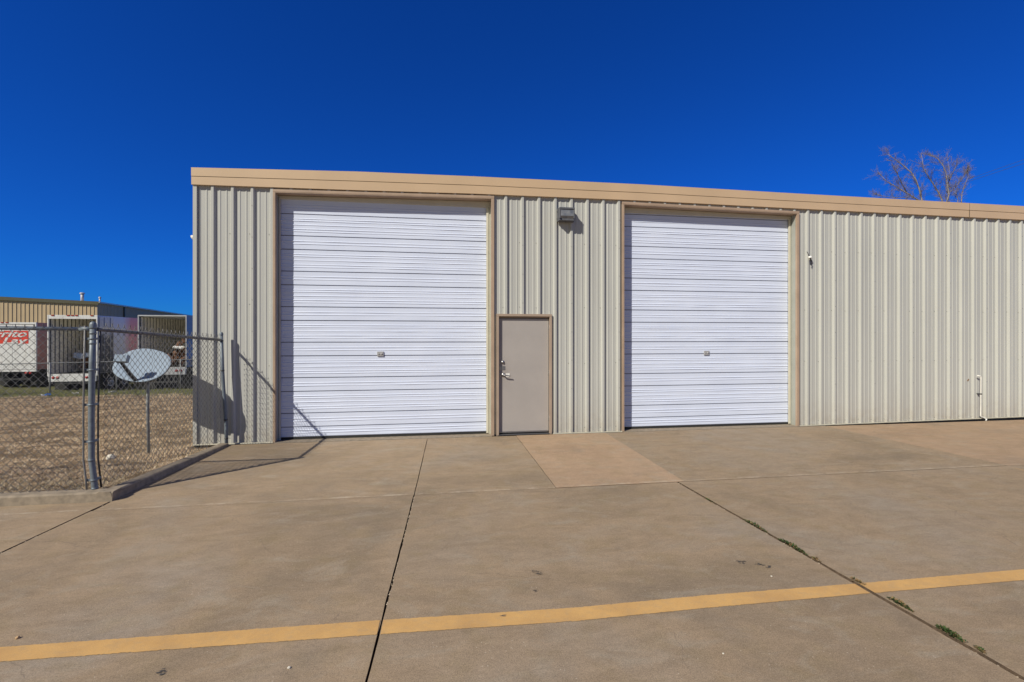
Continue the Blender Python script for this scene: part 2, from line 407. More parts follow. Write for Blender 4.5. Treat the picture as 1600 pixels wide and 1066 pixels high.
# kerb: one L-shaped upstand
mb = MB()
def kerb_run(a, b, inward, m=0, end=1.0):
    # a,b: (x,y) along the street edge; inward: unit (x,y) toward the grass
    pro = [(0,-0.1),(0.004,0.0),(0.012,0.085),(0.028,0.100),(0.135,0.103),(0.15,0.095),(0.152,-0.1)]
    n = 60; base = len(mb.v)
    for i in range(n+1):
        u = i/n
        for k,(o,z) in enumerate(pro):
            j = 0.004*mnoise.noise(Vector((u*25, k, a[0])))
            mb.v.append((a[0]+(b[0]-a[0])*u+inward[0]*(o+j), a[1]+(b[1]-a[1])*u+inward[1]*(o+j), (z+j*0.5)*((1+(end-1)*u) if z > 0 else 1)))
    P = len(pro)
    for i in range(n):
        for k in range(P-1):
            mb.f.append((base+i*P+k, base+(i+1)*P+k, base+(i+1)*P+k+1, base+i*P+k+1)); mb.m.append(m); mb.sm.append(False)
    mb.f.append(tuple(base+k for k in range(P))); mb.m.append(m); mb.sm.append(False)
    mb.f.append(tuple(base+n*P+k for k in reversed(range(P)))); mb.m.append(m); mb.sm.append(False)
kerb_run((-40,-2.722), (-3.502,-2.722), (0,1))
kerb_run((-3.500,-2.715), (-3.42,-0.17), (-1,0), 0, 0.45)
struct(mb.build('kerb', M['kerb']))

# yellow line, one stretch per slab
up = [(-60,1017.5),(0,1012),(500,976.5),(590,970),(900,950),(1100,931),(1350,911.5),(1600,890),(1700,882)]
lo = [(-60,1041),(0,1034.7),(500,998.7),(590,992),(900,971),(1100,951),(1350,928.5),(1600,907),(1700,899)]
U = sorted((G(*p).x, G(*p).y) for p in up); L_ = sorted((G(*p).x, G(*p).y) for p in lo)
mb = MB()
def stripe(x0, x1):
    n = int((x1-x0)/0.012); b = len(mb.v)
    for i in range(n+1):
        x = x0+(x1-x0)*i/n
        yu = np.interp(x, [p[0] for p in U], [p[1] for p in U]); yl = np.interp(x, [p[0] for p in L_], [p[1] for p in L_])
        yu += 0.004*mnoise.noise(Vector((x*14,0,0)))+0.006*mnoise.noise(Vector((x*70,0,3))); yl += 0.004*mnoise.noise(Vector((x*14,9,0)))+0.006*mnoise.noise(Vector((x*70,9,3)))
        mb.v += [(x, yl, 0.003), (x, yu, 0.003)]
        if i: k = b+2*i; mb.f.append((k-2,k,k+1,k-1)); mb.m.append(0); mb.sm.append(False)
ya = -5.35
stripe(-3.2, JA(ya)-0.012); stripe(JA(ya)+0.008, JC(ya)-0.017); stripe(JC(ya)+0.017, 5.6)
# the last scrap of an old line by the tan slab
a0, a1 = G(1583,731), G(1640,746)
mb.add([(a0.x,a0.y-0.04,0.0035),(a1.x,a1.y-0.02,0.0035),(a1.x,a1.y+0.05,0.0035),(a0.x,a0.y+0.03,0.0035)], [(0,1,2,3)])
struct(mb.build('yellow_line', M['paint']))
M['tar'] = simple('dark_scuff', (0.07,0.065,0.065), 0.9)
mb = MB()
def scuff(px, py, wpx, hpx, k, sl=0.0):
    for i in range(k):
        u = random.uniform(-1,1); c = G(px+u*wpx, py+u*wpx*sl+random.uniform(-hpx,hpx))
        r = random.uniform(0.002,0.008); a0 = random.uniform(-0.3,0.6)
        pts = [(c.x+math.cos(a)*r*random.uniform(.6,1.5)*1.8, c.y+math.sin(a)*r*random.uniform(.3,.8), 0.0035+0.0002*(i % 5)) for a in np.linspace(0,2*math.pi,7)[:-1]]
        mb.add(pts, [tuple(range(6))])
scuff(838,895,7,2,22,0.3); scuff(1158,879,8,2,18,0.1); scuff(1192,884,13,2,24,0.25); scuff(253,1051,7,4,16,-0.5); scuff(836,924,1,1,2); scuff(784,962,4,2,4,0.4)
struct(mb.build('scuff_mark', M['tar']))

# ================================================================ WAREHOUSE
bld = empty('warehouse_building', (0,0,0), 'long cream ribbed metal warehouse with tan fascia, two tall white doors and a small door', 'building')
X0, XE, DEP = -4.028, 22.0, 11.0
PITCH, PH = 0.30361, -3.1278
RIB = 0.037
zt_x = [-4.03,-1.44,0.54,3.67,6.6,12.46,22]; zt_z = [4.517,4.588,4.609,4.622,4.603,4.583,4.54]
zb_z = [4.243,4.272,4.305,4.322,4.309,4.290,4.25]
def ztop(x): return float(np.interp(x, zt_x, zt_z))
def zfas(x): return float(np.interp(x, zt_x, zb_z))
def prof_n(x):                                     # depth of the sheet in front of the pan
    u = (x - PH) % PITCH
    d = min(u, PITCH-u)
    if d < 0.019: return -RIB
    if d < 0.041: return -RIB*(0.041-d)/0.022
    for c in (0.1012, 0.2024):
        e = abs(u-c)
        if e < 0.008: return -0.006
        if e < 0.017: return -0.006*(0.017-e)/0.009
    return 0.0
def breaks(x0, x1):
    offs = [-0.041,-0.019,0.019,0.041]
    for c in (0.1012,0.2024): offs += [c-0.017,c-0.008,c+0.008,c+0.017]
    out = {round(x0,5), round(x1,5)}
    k = math.floor((x0-PH)/PITCH)-1
    while PH+k*PITCH < x1+PITCH:
        for o in offs:
            x = PH+k*PITCH+o
            if x0 < x < x1: out.add(round(x,5))
        k += 1
    return sorted(out)
def sheet(mb, x0, x1, zb, zt, m=0):
    xs = breaks(x0, x1); b = len(mb.v)
    for x in xs:
        n = prof_n(x); mb.v += [(x, n, zb(x) if callable(zb) else zb), (x, n, zt(x) if callable(zt) else zt)]
    for i in range(len(xs)-1):
        k = b+2*i; mb.f.append((k, k+2, k+3, k+1)); mb.m.append(m); mb.sm.append(False)
def screws(mb, x0, x1, rows, lap=True, zmin=0.0, zmax=4.2):
    k = math.ceil((x0-PH)/PITCH)
    while PH+k*PITCH < x1:
        x = PH+k*PITCH
        for z in rows:
            for o in (-0.052,) :
                xx = x+o
                if x0+.02 < xx < x1-.02 and zmin < z < zmax and random.random() < 0.75:
                    mb.lathe(T(xx,0,z+random.uniform(-.008,.008))@RX(R(90)), [(0.006,0),(0.006,0.004),(0.0035,0.006),(0.0,0.006)], 6, 1)
        if lap and k % 3 == 0:
            for z in np.arange(0.3, 4.2, 0.52):
                if zmin < z < zmax and x0 < x < x1: mb.lathe(T(x,-RIB,z)@RX(R(90)), [(0.005,0),(0.005,0.004),(0.0,0.005)], 6, 1)
        k += 1
ROWS = [0.09, 1.28, 2.30, 3.48]
topz = lambda x: ztop(x)-0.06
OL = (-2.775, 0.862); OR = (3.335, 6.945); DR = (0.975, 1.935); DH = 2.135
def head(x): return float(np.interp(x, [-2.8,0.87,3.3,6.95], [4.185,4.243,4.248,4.215]))
for (a, b, lab) in ((X0+0.055, OL[0], 'narrow left wall panel'), (OL[1], OR[0], 'wall panel between the tall doors'), (OR[1], XE, 'long right wall panel')):
    mb = MB()
    if a < 0.9 < b:
        sheet(mb, a, DR[0]-0.02, 0.012, topz); sheet(mb, DR[0]-0.02, DR[1]+0.02, DH+0.02, topz); sheet(mb, DR[1]+0.02, b, 0.012, topz)
        screws(mb, a, DR[0], ROWS); screws(mb, DR[0], DR[1], ROWS, zmin=2.25); screws(mb, DR[1]+0.05, b, ROWS)
    else:
        sheet(mb, a, b, (lambda x: 0.012+0.0085*max(0, x-7)), topz); screws(mb, a, min(b, 14), ROWS)
    mb.build('wall_panel', [M['siding'], M['screw']], bld)
for o in (OL, OR):
    mb = MB(); sheet(mb, o[0], o[1], head, topz); mb.build('header_panel', M['siding'], bld)
# side and back walls, roof, plinth
mb = MB()
mb.add([(X0,0,-1.6),(X0,DEP,-1.6),(X0,DEP,4.4),(X0,0,4.4)], [(0,3,2,1)])
mb.add([(XE,0,-0.2),(XE,DEP,-0.2),(XE,DEP,4.4),(XE,0,4.4)], [(0,1,2,3)])
mb.add([(X0,DEP,-1.6),(XE,DEP,-1.6),(XE,DEP,4.4),(X0,DEP,4.4)], [(0,3,2,1)])
mb.build('side_wall', M['siding'], bld)
mb = MB(); mb.add([(X0,0.03,4.42),(XE,0.03,4.42),(XE,DEP,4.40),(X0,DEP,4.40)], [(0,1,2,3)]); mb.build('roof', M['roof'], bld)
mb = MB(); mb.box(X0, X0+0.058, -0.036, 0.06, 0.0, 4.40); mb.build('corner_trim', M['siding'], bld)
mb = MB()
for a, b in ((X0, OL[0]), (OL[1], DR[0]-.03), (DR[1]+.03, OR[0]), (OR[1], XE)): mb.box(a, b, -0.006 if a < 6 else 0.012, 0.30, -0.14, 0.010 if a < 6 else 0.16)
mb.box(OL[0], OL[1], -0.085, 0.35, -0.14, 0.004); mb.box(OR[0], OR[1], -0.085, 0.35, -0.14, 0.006); mb.box(DR[0]-.03, DR[1]+.03, -0.006, 0.30, -0.14, 0.002)
mb.box(X0-0.004, X0+0.1, -0.006, DEP, -1.7, 0.005)
mb.build('foundation', M['kerb'], bld)
for a, b in ((X0, OL[0]-.02), (DR[1]+.05, OR[0]-.02), (OR[1]+.05, XE)):
    mb = MB(); k_ = 0.0085*(XE-7) if a > 6 else 0; mb.box(a, b, -0.044, -0.012, -0.004, 0.012, 0, -0.004+k_, 0.012+k_)
    mb.build('base_trim', M['guide'], bld)
# fascia: two folded lengths with a lapped line between them, following the slightly crowned eave
def band(mb, f0, f1, y0, y1, m=0, x0=X0-0.012, x1=XE):
    xs = sorted({x0, x1, *[x for x in zt_x if x0 < x < x1], *np.linspace(x0, x1, 24)}); b = len(mb.v)
    for x in xs:
        a, c = f0(x), f1(x); mb.v += [(x,y0,a),(x,y0,c),(x,y1,c),(x,y1,a)]
    for i in range(len(xs)-1):
        k = b+4*i
        for j in range(4): mb.f.append((k+j, k+(j+1)%4, k+4+(j+1)%4, k+4+j)); mb.m.append(m); mb.sm.append(False)
    mb.f.append((b,b+3,b+2,b+1)); mb.m.append(m); mb.sm.append(False)
mb = MB(); mid = lambda x: zfas(x)*0.5+ztop(x)*0.5-0.005
band(mb, lambda x: mid(x)+0.004, ztop, -0.062, 0.05)
band(mb, zfas, lambda x: mid(x)-0.003, -0.056, 0.05)
band(mb, lambda x: mid(x)-0.0025, lambda x: mid(x)+0.0035, -0.045, 0.05, 1)
for x in (W(1514.6,0,-.06)[0], 17.5): mb.box(x, x+0.006, -0.064, -0.05, zfas(x), ztop(x)-.004, 1)
fa = mb.build('fascia', [M['fascia'], M['dark_lap']], bld)
mb = MB(); mb.add([(X0-.012,-.05,zfas(X0)),(X0-.012,-.05,ztop(X0)),(X0-.012,DEP,ztop(X0)-.1),(X0-.012,DEP,zfas(X0)-.1)],[(0,1,2,3)]); mb.build('side_fascia', M['fascia'], bld)

# tall roll-up doors
NC = 0.15
def tall_door(o, cpx0, cpx1, zbot, ctop, lockpx, lab):
    root = bld
    t = MB(); fl = 0.045; y0 = -0.046
    # flanges on the wall face and the tan returns
    t.box(o[0]-fl*0.6, o[0], y0, -0.012, 0.0, head(o[0])); t.box(o[0], o[0]+0.012, y0, 0.02, 0.0, head(o[0])-0.012)
    t.box(o[1], o[1]+fl, y0, -0.012, 0.0, head(o[1])); t.box(o[1]-0.008, o[1], y0, 0.0, 0.0, head(o[1])-0.012)
    t.box(o[0]-fl*0.6, o[1]+fl, y0-0.002, -0.012, head(o[0])+0.001, head(o[0])+0.042, 0, head(o[1])+0.001, head(o[1])+0.042)
    t.box(o[0], o[1], y0, 0.12, head(o[0])-0.012, head(o[0])-0.001, 0, head(o[1])-0.012, head(o[1])-0.001)
    t.build('opening_trim', M['trim'], root, 0.002)
    t = MB(); yb = NC-0.02
    t.box(o[0]-0.02, o[0]+0.004, 0.02, yb+0.14, 0.0, head(o[0])-0.014)
    t.build('jamb', M['reveal'], root); t = MB()
    t.box(o[1]-0.004, o[1]+0.02, 0.0, yb+0.14, 0.0, head(o[1])-0.014)
    t.build('jamb', M['reveal'], root)
    c0, c1 = W(cpx0,0,NC)[0], W(cpx1,0,NC)[0]
    ct = ctop
    # the curtain
    prof = []
    z = zbot
    prof += [(z, 0.006), (z+0.012, -0.002)]
    L1 = [zbot+0.175+0.61*k for k in range(8)]; L2 = [x+0.235 for x in L1]
    feats = []
    for a in L1:
        feats.append(('g', a)); feats += [('r', a+0.235*0.40), ('r', a+0.235*0.60)]
    for a in L2:
        feats.append(('g', a)); feats += [('r', a+0.365*q) for q in (0.20,0.31,0.51,0.70,0.80)]
    feats += [('r', zbot+0.07), ('r', zbot+0.115)]
    for k, a in sorted(feats, key=lambda q: q[1]):
        if a > ct-0.03 or a < zbot+0.03: continue
        if k == 'g': prof += [(a-0.0085,0.0),(a-0.0075,0.016),(a+0.006,0.016),(a+0.007,-0.002)]
        else: prof += [(a-0.007,0.0),(a-0.003,-0.0055),(a+0.004,-0.0055),(a+0.014,0.0)]
    prof.append((ct, 0.0))
    cm = MB(); nx = 44; P = len(prof)
    for i in range(nx+1):
        x = c0+(c1-c0)*i/nx
        for j,(z,n) in enumerate(prof):
            amp = 0.003*mnoise.noise(Vector((x*1.6, round(z*5)*1.7, o[0])))
            if 0.004 > abs(n) or n < 0: n2 = n*(1+0.75*mnoise.noise(Vector((x*2.2, z*23, 2+o[0])))) + amp
            else: n2 = n+amp
            cm.v.append((x, NC+n2, z))
    for i in range(nx):
        for j in range(P-1):
            k = i*P+j; cm.f.append((k, k+P, k+P+1, k+1)); cm.m.append(1 if prof[j][1] > 0.015 and prof[j+1][1] > 0.015 else 0); cm.sm.append(False)
    cur = cm.build('roll_up_door', [M['curtain'], M['slot_dark']], root)
    # black rubber along the foot, cream guides, lock
    b = MB(); b.box(c0, c1, NC-0.004, NC+0.02, 0.004, zbot-0.001); b.build('bottom_seal', M['black'], cur)
    for s, x in ((-1, c0), (1, c1)):
        gd = MB(); xo = o[0]+0.005 if s < 0 else o[1]-0.005
        wd = 0.028
        a, e = (x-wd, x+0.004) if s < 0 else (x-0.004, x+0.036)
        gd.box(a, e, NC-0.035, NC-0.012, 0.02 if s > 0 else 0.0, ct)
        if s < 0: gd.box(xo, a+0.004, NC-0.02, NC+0.05, 0.0, ct, 1)
        else: gd.box(e-0.004, xo, NC-0.02, NC+0.05, 0.0, ct)
        gd.build('guide_rail', [M['guide'], M['reveal']], cur, 0.002)
    hd = MB(); hd.box(o[0]+.005, o[1]-.005, NC-0.03, NC+0.03, ct-0.012, head(o[0])-0.016, 0, ct-0.012, head(o[1])-0.016); hd.build('header_guide', M['guide'], cur, 0.002)
    lx, lz = W(lockpx[0], lockpx[1], NC)
    lk = MB(); lk.box(lx-0.055, lx+0.055, NC-0.020, NC-0.002, lz-0.042, lz+0.042); lk.lathe(T(lx+0.02,NC-0.02,lz)@RX(R(90)), [(0.016,0),(0.016,0.010),(0.0,0.012)], 12)
    lk.box(lx-0.04, lx-0.012, NC-0.028, NC-0.02, lz-0.012, lz+0.006)
    lk.build('lock', M['lock'], cur, 0.003)
    # rubber stop and bolt by the left foot
    return cur
tall_door(OL, 439, 760, 0.045, 4.135, (594.5,553), '')
tall_door(OR, 974, 1231, 0.045, 4.15, (1103.5,551.5), '')

# walk-in door
mb = MB(); a, b = DR; y0 = -0.050; fw = 0.042
mb.box(a-0.025, a+fw-0.025, y0, 0.0, 0.0, DH+0.0); mb.box(b-fw+0.028, b+0.028, y0, 0.0, 0.0, DH+0.0)
mb.box(a-0.025, b+0.028, y0-0.001, 0.0, DH+0.001, DH+0.045)
mb.box(a-0.02, a+0.006, 0.0005, 0.09, 0.0, DH); mb.box(b-0.006, b+0.02, 0.0005, 0.09, 0.0, DH); mb.box(a+.007, b-.007, 0.0005, 0.09, DH-0.022, DH)
mb.build('door_frame', M['frame'], bld, 0.002)
leaf = MB(); l0, l1 = a+0.022, b-0.020
leaf.box(l0, l1, 0.010, 0.050, 0.035, DH-0.035)
leafo = leaf.build('door', M['door_leaf'], bld, 0.002)
mb = MB(); mb.box(l0-.003, l1+.003, 0.056, 0.075, 0.0, DH-0.01); mb.box(l0, l1, 0.030, 0.055, 0.012, 0.033); mb.build('rubber_seal', M['black'], leafo)
mb = MB(); mb.box(a+.006, b-.006, -0.05, 0.06, 0.0025, 0.014); mb.box(l0+.01, l1-.01, 0.002, 0.009, 0.04, 0.062); mb.build('threshold', M['steel'], leafo, 0.002)
dx, dz = W(785.5, 566, 0.01)
mb = MB(); mb.lathe(T(dx,0.010,dz)@RX(R(90)), [(0.032,0),(0.032,0.008),(0.024,0.018),(0.017,0.020),(0.015,0.028),(0.0,0.029)], 20); mb.build('deadbolt', M['steel'], leafo)
px_, pz_ = W(786.0, 575.3, 0.01)
mb = MB(); mb.box(l0+0.002, px_+0.038, 0.004, 0.0095, pz_-0.036, pz_+0.036); mb.build('strike_guard', M['steel'], leafo, 0.004)
hx, hz = W(786.5, 586, 0.01)
mb = MB(); mb.lathe(T(hx,0.010,hz)@RX(R(90)), [(0.036,0),(0.036,0.006),(0.028,0.014),(0.013,0.018),(0.012,0.055),(0.0,0.056)], 20)
mb.tube([(hx,-0.045,hz),(hx+0.03,-0.050,hz-0.004),(hx+0.118,-0.046,hz-0.018)], [0.012,0.011,0.009], 10)
mb.build('handle', M['steel'], leafo)
mb = MB(); mb.box(hx+0.045, hx+0.115, 0.005, 0.0095, hz-0.038, hz+0.028); mb.build('latch_label', M['white'], leafo)
for hz_ in (1.93, 1.10, 0.27):
    mb = MB(); mb.tube([(l1+0.010,0.002,hz_-0.052),(l1+0.010,0.002,hz_+0.052)], 0.007, 8)
    for q in (-0.03,0.0,0.03): mb.box(l1-0.004, l1+0.003, 0.004, 0.0095, hz_+q-0.006, hz_+q+0.006, 1)
    mb.build('hinge', [M['steel'], M['black']], leafo)

# wall-pack lamp
lx0, lz1 = W(872.5, 326, -0.1); lx1, lz0 = W(896, 346, -0.1)
lampo = empty('wall_lamp', (0.5*(lx0+lx1), -0.034, lz0), 'grey box wall lamp with ribbed glass, mounted high between the two tall doors', 'lamp')
Wd, Ht = lx1-lx0, lz1-lz0
mb = MB(); mb.box(-Wd/2-.012, Wd/2+.012, -0.06, 0.0, -0.01, Ht+0.01); mb.box(-Wd/2, Wd/2, -0.16, -0.06, Ht-0.03, Ht+0.004)
mb.box(-Wd/2, -Wd/2+0.02, -0.155, -0.06, 0.03, Ht-.03); mb.box(Wd/2-0.02, Wd/2, -0.155, -0.06, 0.03, Ht-.03)
mb.box(-Wd/2, Wd/2, -0.125, -0.06, -0.004, 0.03)
for zz in (0.04, Ht-0.05): mb.lathe(T(-Wd/2-.012,-0.03,zz)@RY(R(-90)), [(0.012,0),(0.012,0.012),(0,0.013)], 8, 1)
mb.build('housing', [M['lamp_grey'], M['black']], lampo, 0.006)
def glassy():
    m = N('prismatic_glass', 0.18, 0, 0.6); m.b.inputs['Transmission Weight'].default_value = 0.0
    sp = m.n('ShaderNodeSeparateXYZ'); m.l(m.co, sp.inputs[0])
    wv = m.math('SINE', m.math('MULTIPLY', sp.outputs['X'], 480))
    m.bump(wv, 0.5, 0.004)
    return m.out(m.ramp(m.noise(11, 3), [(0.35, (0.13,0.145,0.18)), (0.7, (0.26,0.27,0.29))]))
M['prism'] = glassy()
mb = MB(); x0, x1 = -Wd/2+.021, Wd/2-.021
mb.add([(x0,-0.118,0.030),(x1,-0.118,0.030),(x1,-0.150,0.075),(x0,-0.150,0.075),(x1,-0.148,Ht-0.031),(x0,-0.148,Ht-0.031),(x1,-0.065,Ht-0.031),(x0,-0.065,Ht-0.031),(x0,-0.065,0.030),(x1,-0.065,0.030)],
       [(0,1,2,3),(3,2,4,5),(5,4,6,7),(0,8,9,1)])
mb.build('lens', M['prism'], lampo)

# security light on the far side of the corner
sl = empty('security_light', (X0-0.01, 0.16, W(300,372,0.16)[1]), 'small white security light peeking out from the left corner of the warehouse', 'lamp')
mb = MB(); mb.lathe(T(0,0,-0.04)@RY(R(-90)), [(0.045,0),(0.045,0.02),(0.02,0.03),(0.0,0.03)], 14)
mb.add([(-0.002,-0.03,0.0),(-0.035,-0.03,0.0),(-0.002,-0.03,-0.11),(-0.002,0.03,0.0),(-0.035,0.03,0.0),(-0.002,0.03,-0.11)], [(0,2,1),(3,4,5),(0,1,4,3),(1,2,5,4)])
mb.build('bracket', M['white'], sl)
mb = MB(); mb.lathe(T(-0.012,0,0.035)@RY(R(-118)), [(0.018,-0.02),(0.03,0.0),(0.036,0.03),(0.052,0.085),(0.047,0.083),(0.030,0.04),(0.0,0.035)], 16); mb.build('lamp_head', M['white'], sl)

# white pipe by the right wall
pp = [W(1527.5,587,-.06), W(1532.5,588,-.06), W(1532,651,-.06), W(1539.5,654,-.06), W(1540.5,661,-.10)]
mb = MB(); P = [(pp[0][0],-.06,pp[0][1]),(pp[1][0]-.01,-.06,pp[1][1]),(pp[1][0],-.06,pp[1][1]-.015),(pp[2][0],-.06,pp[2][1]+.02),(pp[2][0]+.01,-.06,pp[2][1]),(pp[3][0]-.01,-.065,pp[3][1]),(pp[3][0],-.08,pp[3][1]-.01),(pp[4][0],-.10,0.0)]
mb.tube(P, 0.0135, 10)
po = mb.build('drain_pipe', M['white']); tag(po, 'thin white plastic pipe standing against the long right wall of the warehouse', 'pipe')
cz = pp[1][1]*0.56+pp[2][1]*0.44
mb = MB(); mb.tube([(pp[1][0]+.001,-.06,cz-.012),(pp[1][0]+.001,-.06,cz+.012)], 0.021, 10); mb.box(pp[1][0]-.03,pp[1][0]+.03,-.05,-.004,cz-.008,cz+.008); mb.build('pipe_clamp', M['dark_metal'], po)
# broken fixture with loose wires
fx, fz = W(1265, 403, -.05)
bo = empty('broken_fixture', (fx,-.034,fz), 'small broken white wall fixture with loose black wires, right of the second tall door', 'fixture')
mb = MB(); mb.lathe(T(0,0,0)@RX(R(75))@RY(R(20)), [(0.0,0),(0.034,0.002),(0.036,0.03),(0.024,0.05),(0.0,0.055)], 12); mb.tube([(0,-.02,-.01),(-.02,-.03,-.045)],0.01,6); mb.build('cap', M['white'], bo)
mb = MB(); mb.tube([(-.048,0,.125),(-.035,-.015,.09),(-.02,-.02,.05),(0,-.03,.02),(-.012,-.045,-.03),(.012,-.04,-.06),(.024,-.03,-.10),(.030,-.02,-.135)],[.004,.006,.007,.01,.02,.014,.007,.010],6); mb.build('wires', M['black'], bo)
# rust-edged hole in the siding
hx_, hz_ = W(1512.5, 594, 0); mb = MB()
M['rust'] = simple('rust_stain', (0.22,0.12,0.06), 0.9)
mb.obox(T(hx_,-.004,hz_)@RY(R(35)), .022,.006,.05)
mb.build('rust_patch', M['rust'], bld)

# ================================================================ CHAIN-LINK FENCES
def chain(mb, P0, P1, zb0, zb1, zt0, zt1, half=0.043, r=0.0035, sides=3, tips=True, m=0):
    P0 = Vector(P0); P1 = Vector(P1); Ln = (P1-P0).length; d = (P1-P0).normalized(); nr = Vector((-d.y, d.x))
    nw = int(Ln/half)
    for k in range(nw):
        pts = []; u0 = k*half/Ln
        zb = zb0+(zb1-zb0)*u0; zt = zt0+(zt1-zt0)*u0; nj = int((zt-zb)/half)
        for j in range(nj+1):
            e = (j+k) % 2; x = (k+e)*half; off = 0.0025*(1 if e else -1) + 0.006*mnoise.noise(Vector((x*1.5, j*half*1.5, P0.x)))
            p = P0+d*x+nr*off; pts.append((p.x, p.y, zt-(nj-j)*half))
        if tips:
            lx_ = pts[-1]; pts.append((lx_[0]+random.uniform(-.004,.004), lx_[1]+random.uniform(-.004,.004), lx_[2]+0.028))
        mb.tube(pts, r, sides, m, cap=False, smooth=True)
    return mb
PA = (-3.752, -2.585); PB = (-3.545, -0.15)
fl = empty('chain_link_fence', (PA[0], PA[1], 0.08), 'grey chain-link fence in front of the dry lot, with the thick bent corner post', 'fence', 'chain-link fences around the dry lot')
def loc(o, x, y, z): return (x-o.location.x, y-o.location.y, z-o.location.z)
def LP(o, pts): return [loc(o, *p) for p in pts]
ztp = 1.915
pc = [(-3.752,-2.585,-0.1),(-3.752,-2.585,0.10),(-3.765,-2.585,0.24),(-3.785,-2.585,0.42),(-3.786,-2.585,0.9),(-3.780,-2.585,1.4),(-3.770,-2.585,ztp-0.05)]
mb = MB(); mb.tube(LP(fl, pc), 0.029, 20); mb.lathe(T(*loc(fl,-3.770,-2.585,ztp-0.055)), [(0.033,0),(0.033,0.03),(0.028,0.052),(0.015,0.066),(0.0,0.070)], 20)
post1 = mb.build('corner_post', M['post'], fl)
def post_x(z): return float(np.interp(z, [p[2] for p in pc], [p[0] for p in pc]))
for z in (1.86,1.80,1.74,1.69,1.40,1.02,0.62,0.42,0.20,0.11):
    mb = MB()
    mb.tube(LP(fl, [(post_x(z),-2.585,z-0.011),(post_x(z),-2.585,z+0.011)]), 0.0320, 20)
    if z in (1.74,1.40,1.02,0.62,0.20):
        mb.box(*[v for p in zip(loc(fl, post_x(z)-0.085,-2.592,z-0.012), loc(fl, post_x(z)-0.02,-2.578,z+0.012)) for v in p])
        mb.box(*[v for p in zip(loc(fl, post_x(z)-0.004,-2.56,z-0.012), loc(fl, post_x(z)+0.010,-2.49,z+0.012)) for v in p])
    mb.build('tension_band', M['post'], fl)
mb = MB(); mb.tube(LP(fl, [(post_x(z)-0.068,-2.600,z) for z in (0.09,0.24,0.42,0.9,1.4,1.88)]), 0.009, 6); mb.build('tension_bar', M['wire'], fl)
mb = MB(); mb.tube(LP(fl, [(-14,-2.585,1.90),(-5.0,-2.585,1.858),(-3.86,-2.585,1.846)]), 0.021, 14); mb.lathe(T(*loc(fl,-3.875,-2.585,1.846))@RY(R(90)), [(0.0,-.02),(0.026,-.02),(0.026,.05),(0.015,.085),(0,.085)], 14); mb.build('top_rail', M['post'], fl)
mb = MB(); chain(mb, (-3.845,-2.607), (-14,-2.607), 0.07, 0.07, 1.865, 1.92); mb.v = [loc(fl,*p) for p in mb.v]; mb.build('chain_link_mesh', M['wire'], fl)
for x in (-6.9,-10.0,-13.1):
    mb = MB(); mb.tube(LP(fl, [(x,-2.585,-.1),(x,-2.585,1.84)]), 0.024, 12); mb.build('line_post', M['post'], fl)

fr = empty('chain_link_fence', (PB[0], PB[1], 0.0), 'short chain-link fence run from the corner post back to the warehouse wall', 'fence', 'chain-link fences around the dry lot')
mb = MB(); mb.tube(LP(fr, [(-3.47,-.15,-.1),(-3.475,-.15,0.3),(-3.53,-.15,1.2),(-3.548,-.15,1.80)]), 0.026, 16); mb.lathe(T(*loc(fr,-3.548,-.15,1.79)), [(0.029,0),(0.029,0.03),(0.02,0.05),(0,0.055)], 16)
mb.build('end_post', M['post'], fr)
for z in (1.70,1.22,0.42,0.12):
    mb = MB(); mb.tube(LP(fr, [(float(np.interp(z,[0,.3,1.2,1.8],[-3.47,-3.475,-3.53,-3.548])),-.15,z-.01),(float(np.interp(z,[0,.3,1.2,1.8],[-3.47,-3.475,-3.53,-3.548])),-.15,z+.01)]), 0.029, 14); mb.build('tension_band', M['dark_metal'], fr)
mb = MB(); mb.tube(LP(fr, [(-3.762,-2.54,1.845),(-3.55,-.16,1.715)]), 0.021, 12); mb.build('top_rail', M['wire'], fr)
mb = MB(); mb.tube(LP(fr, [(-3.752,-2.49,0.09),(-3.785,-2.49,0.42),(-3.784,-2.49,0.95),(-3.762,-2.49,1.86)]), 0.009, 6); mb.build('tension_bar', M['dark_metal'], fr)
mb = MB(); chain(mb, (-3.735,-2.49), (-3.52,-.18), 0.10, 0.06, 1.89, 1.765); mb.v = [loc(fr,*p) for p in mb.v]; mb.build('chain_link_mesh', M['wire'], fr)

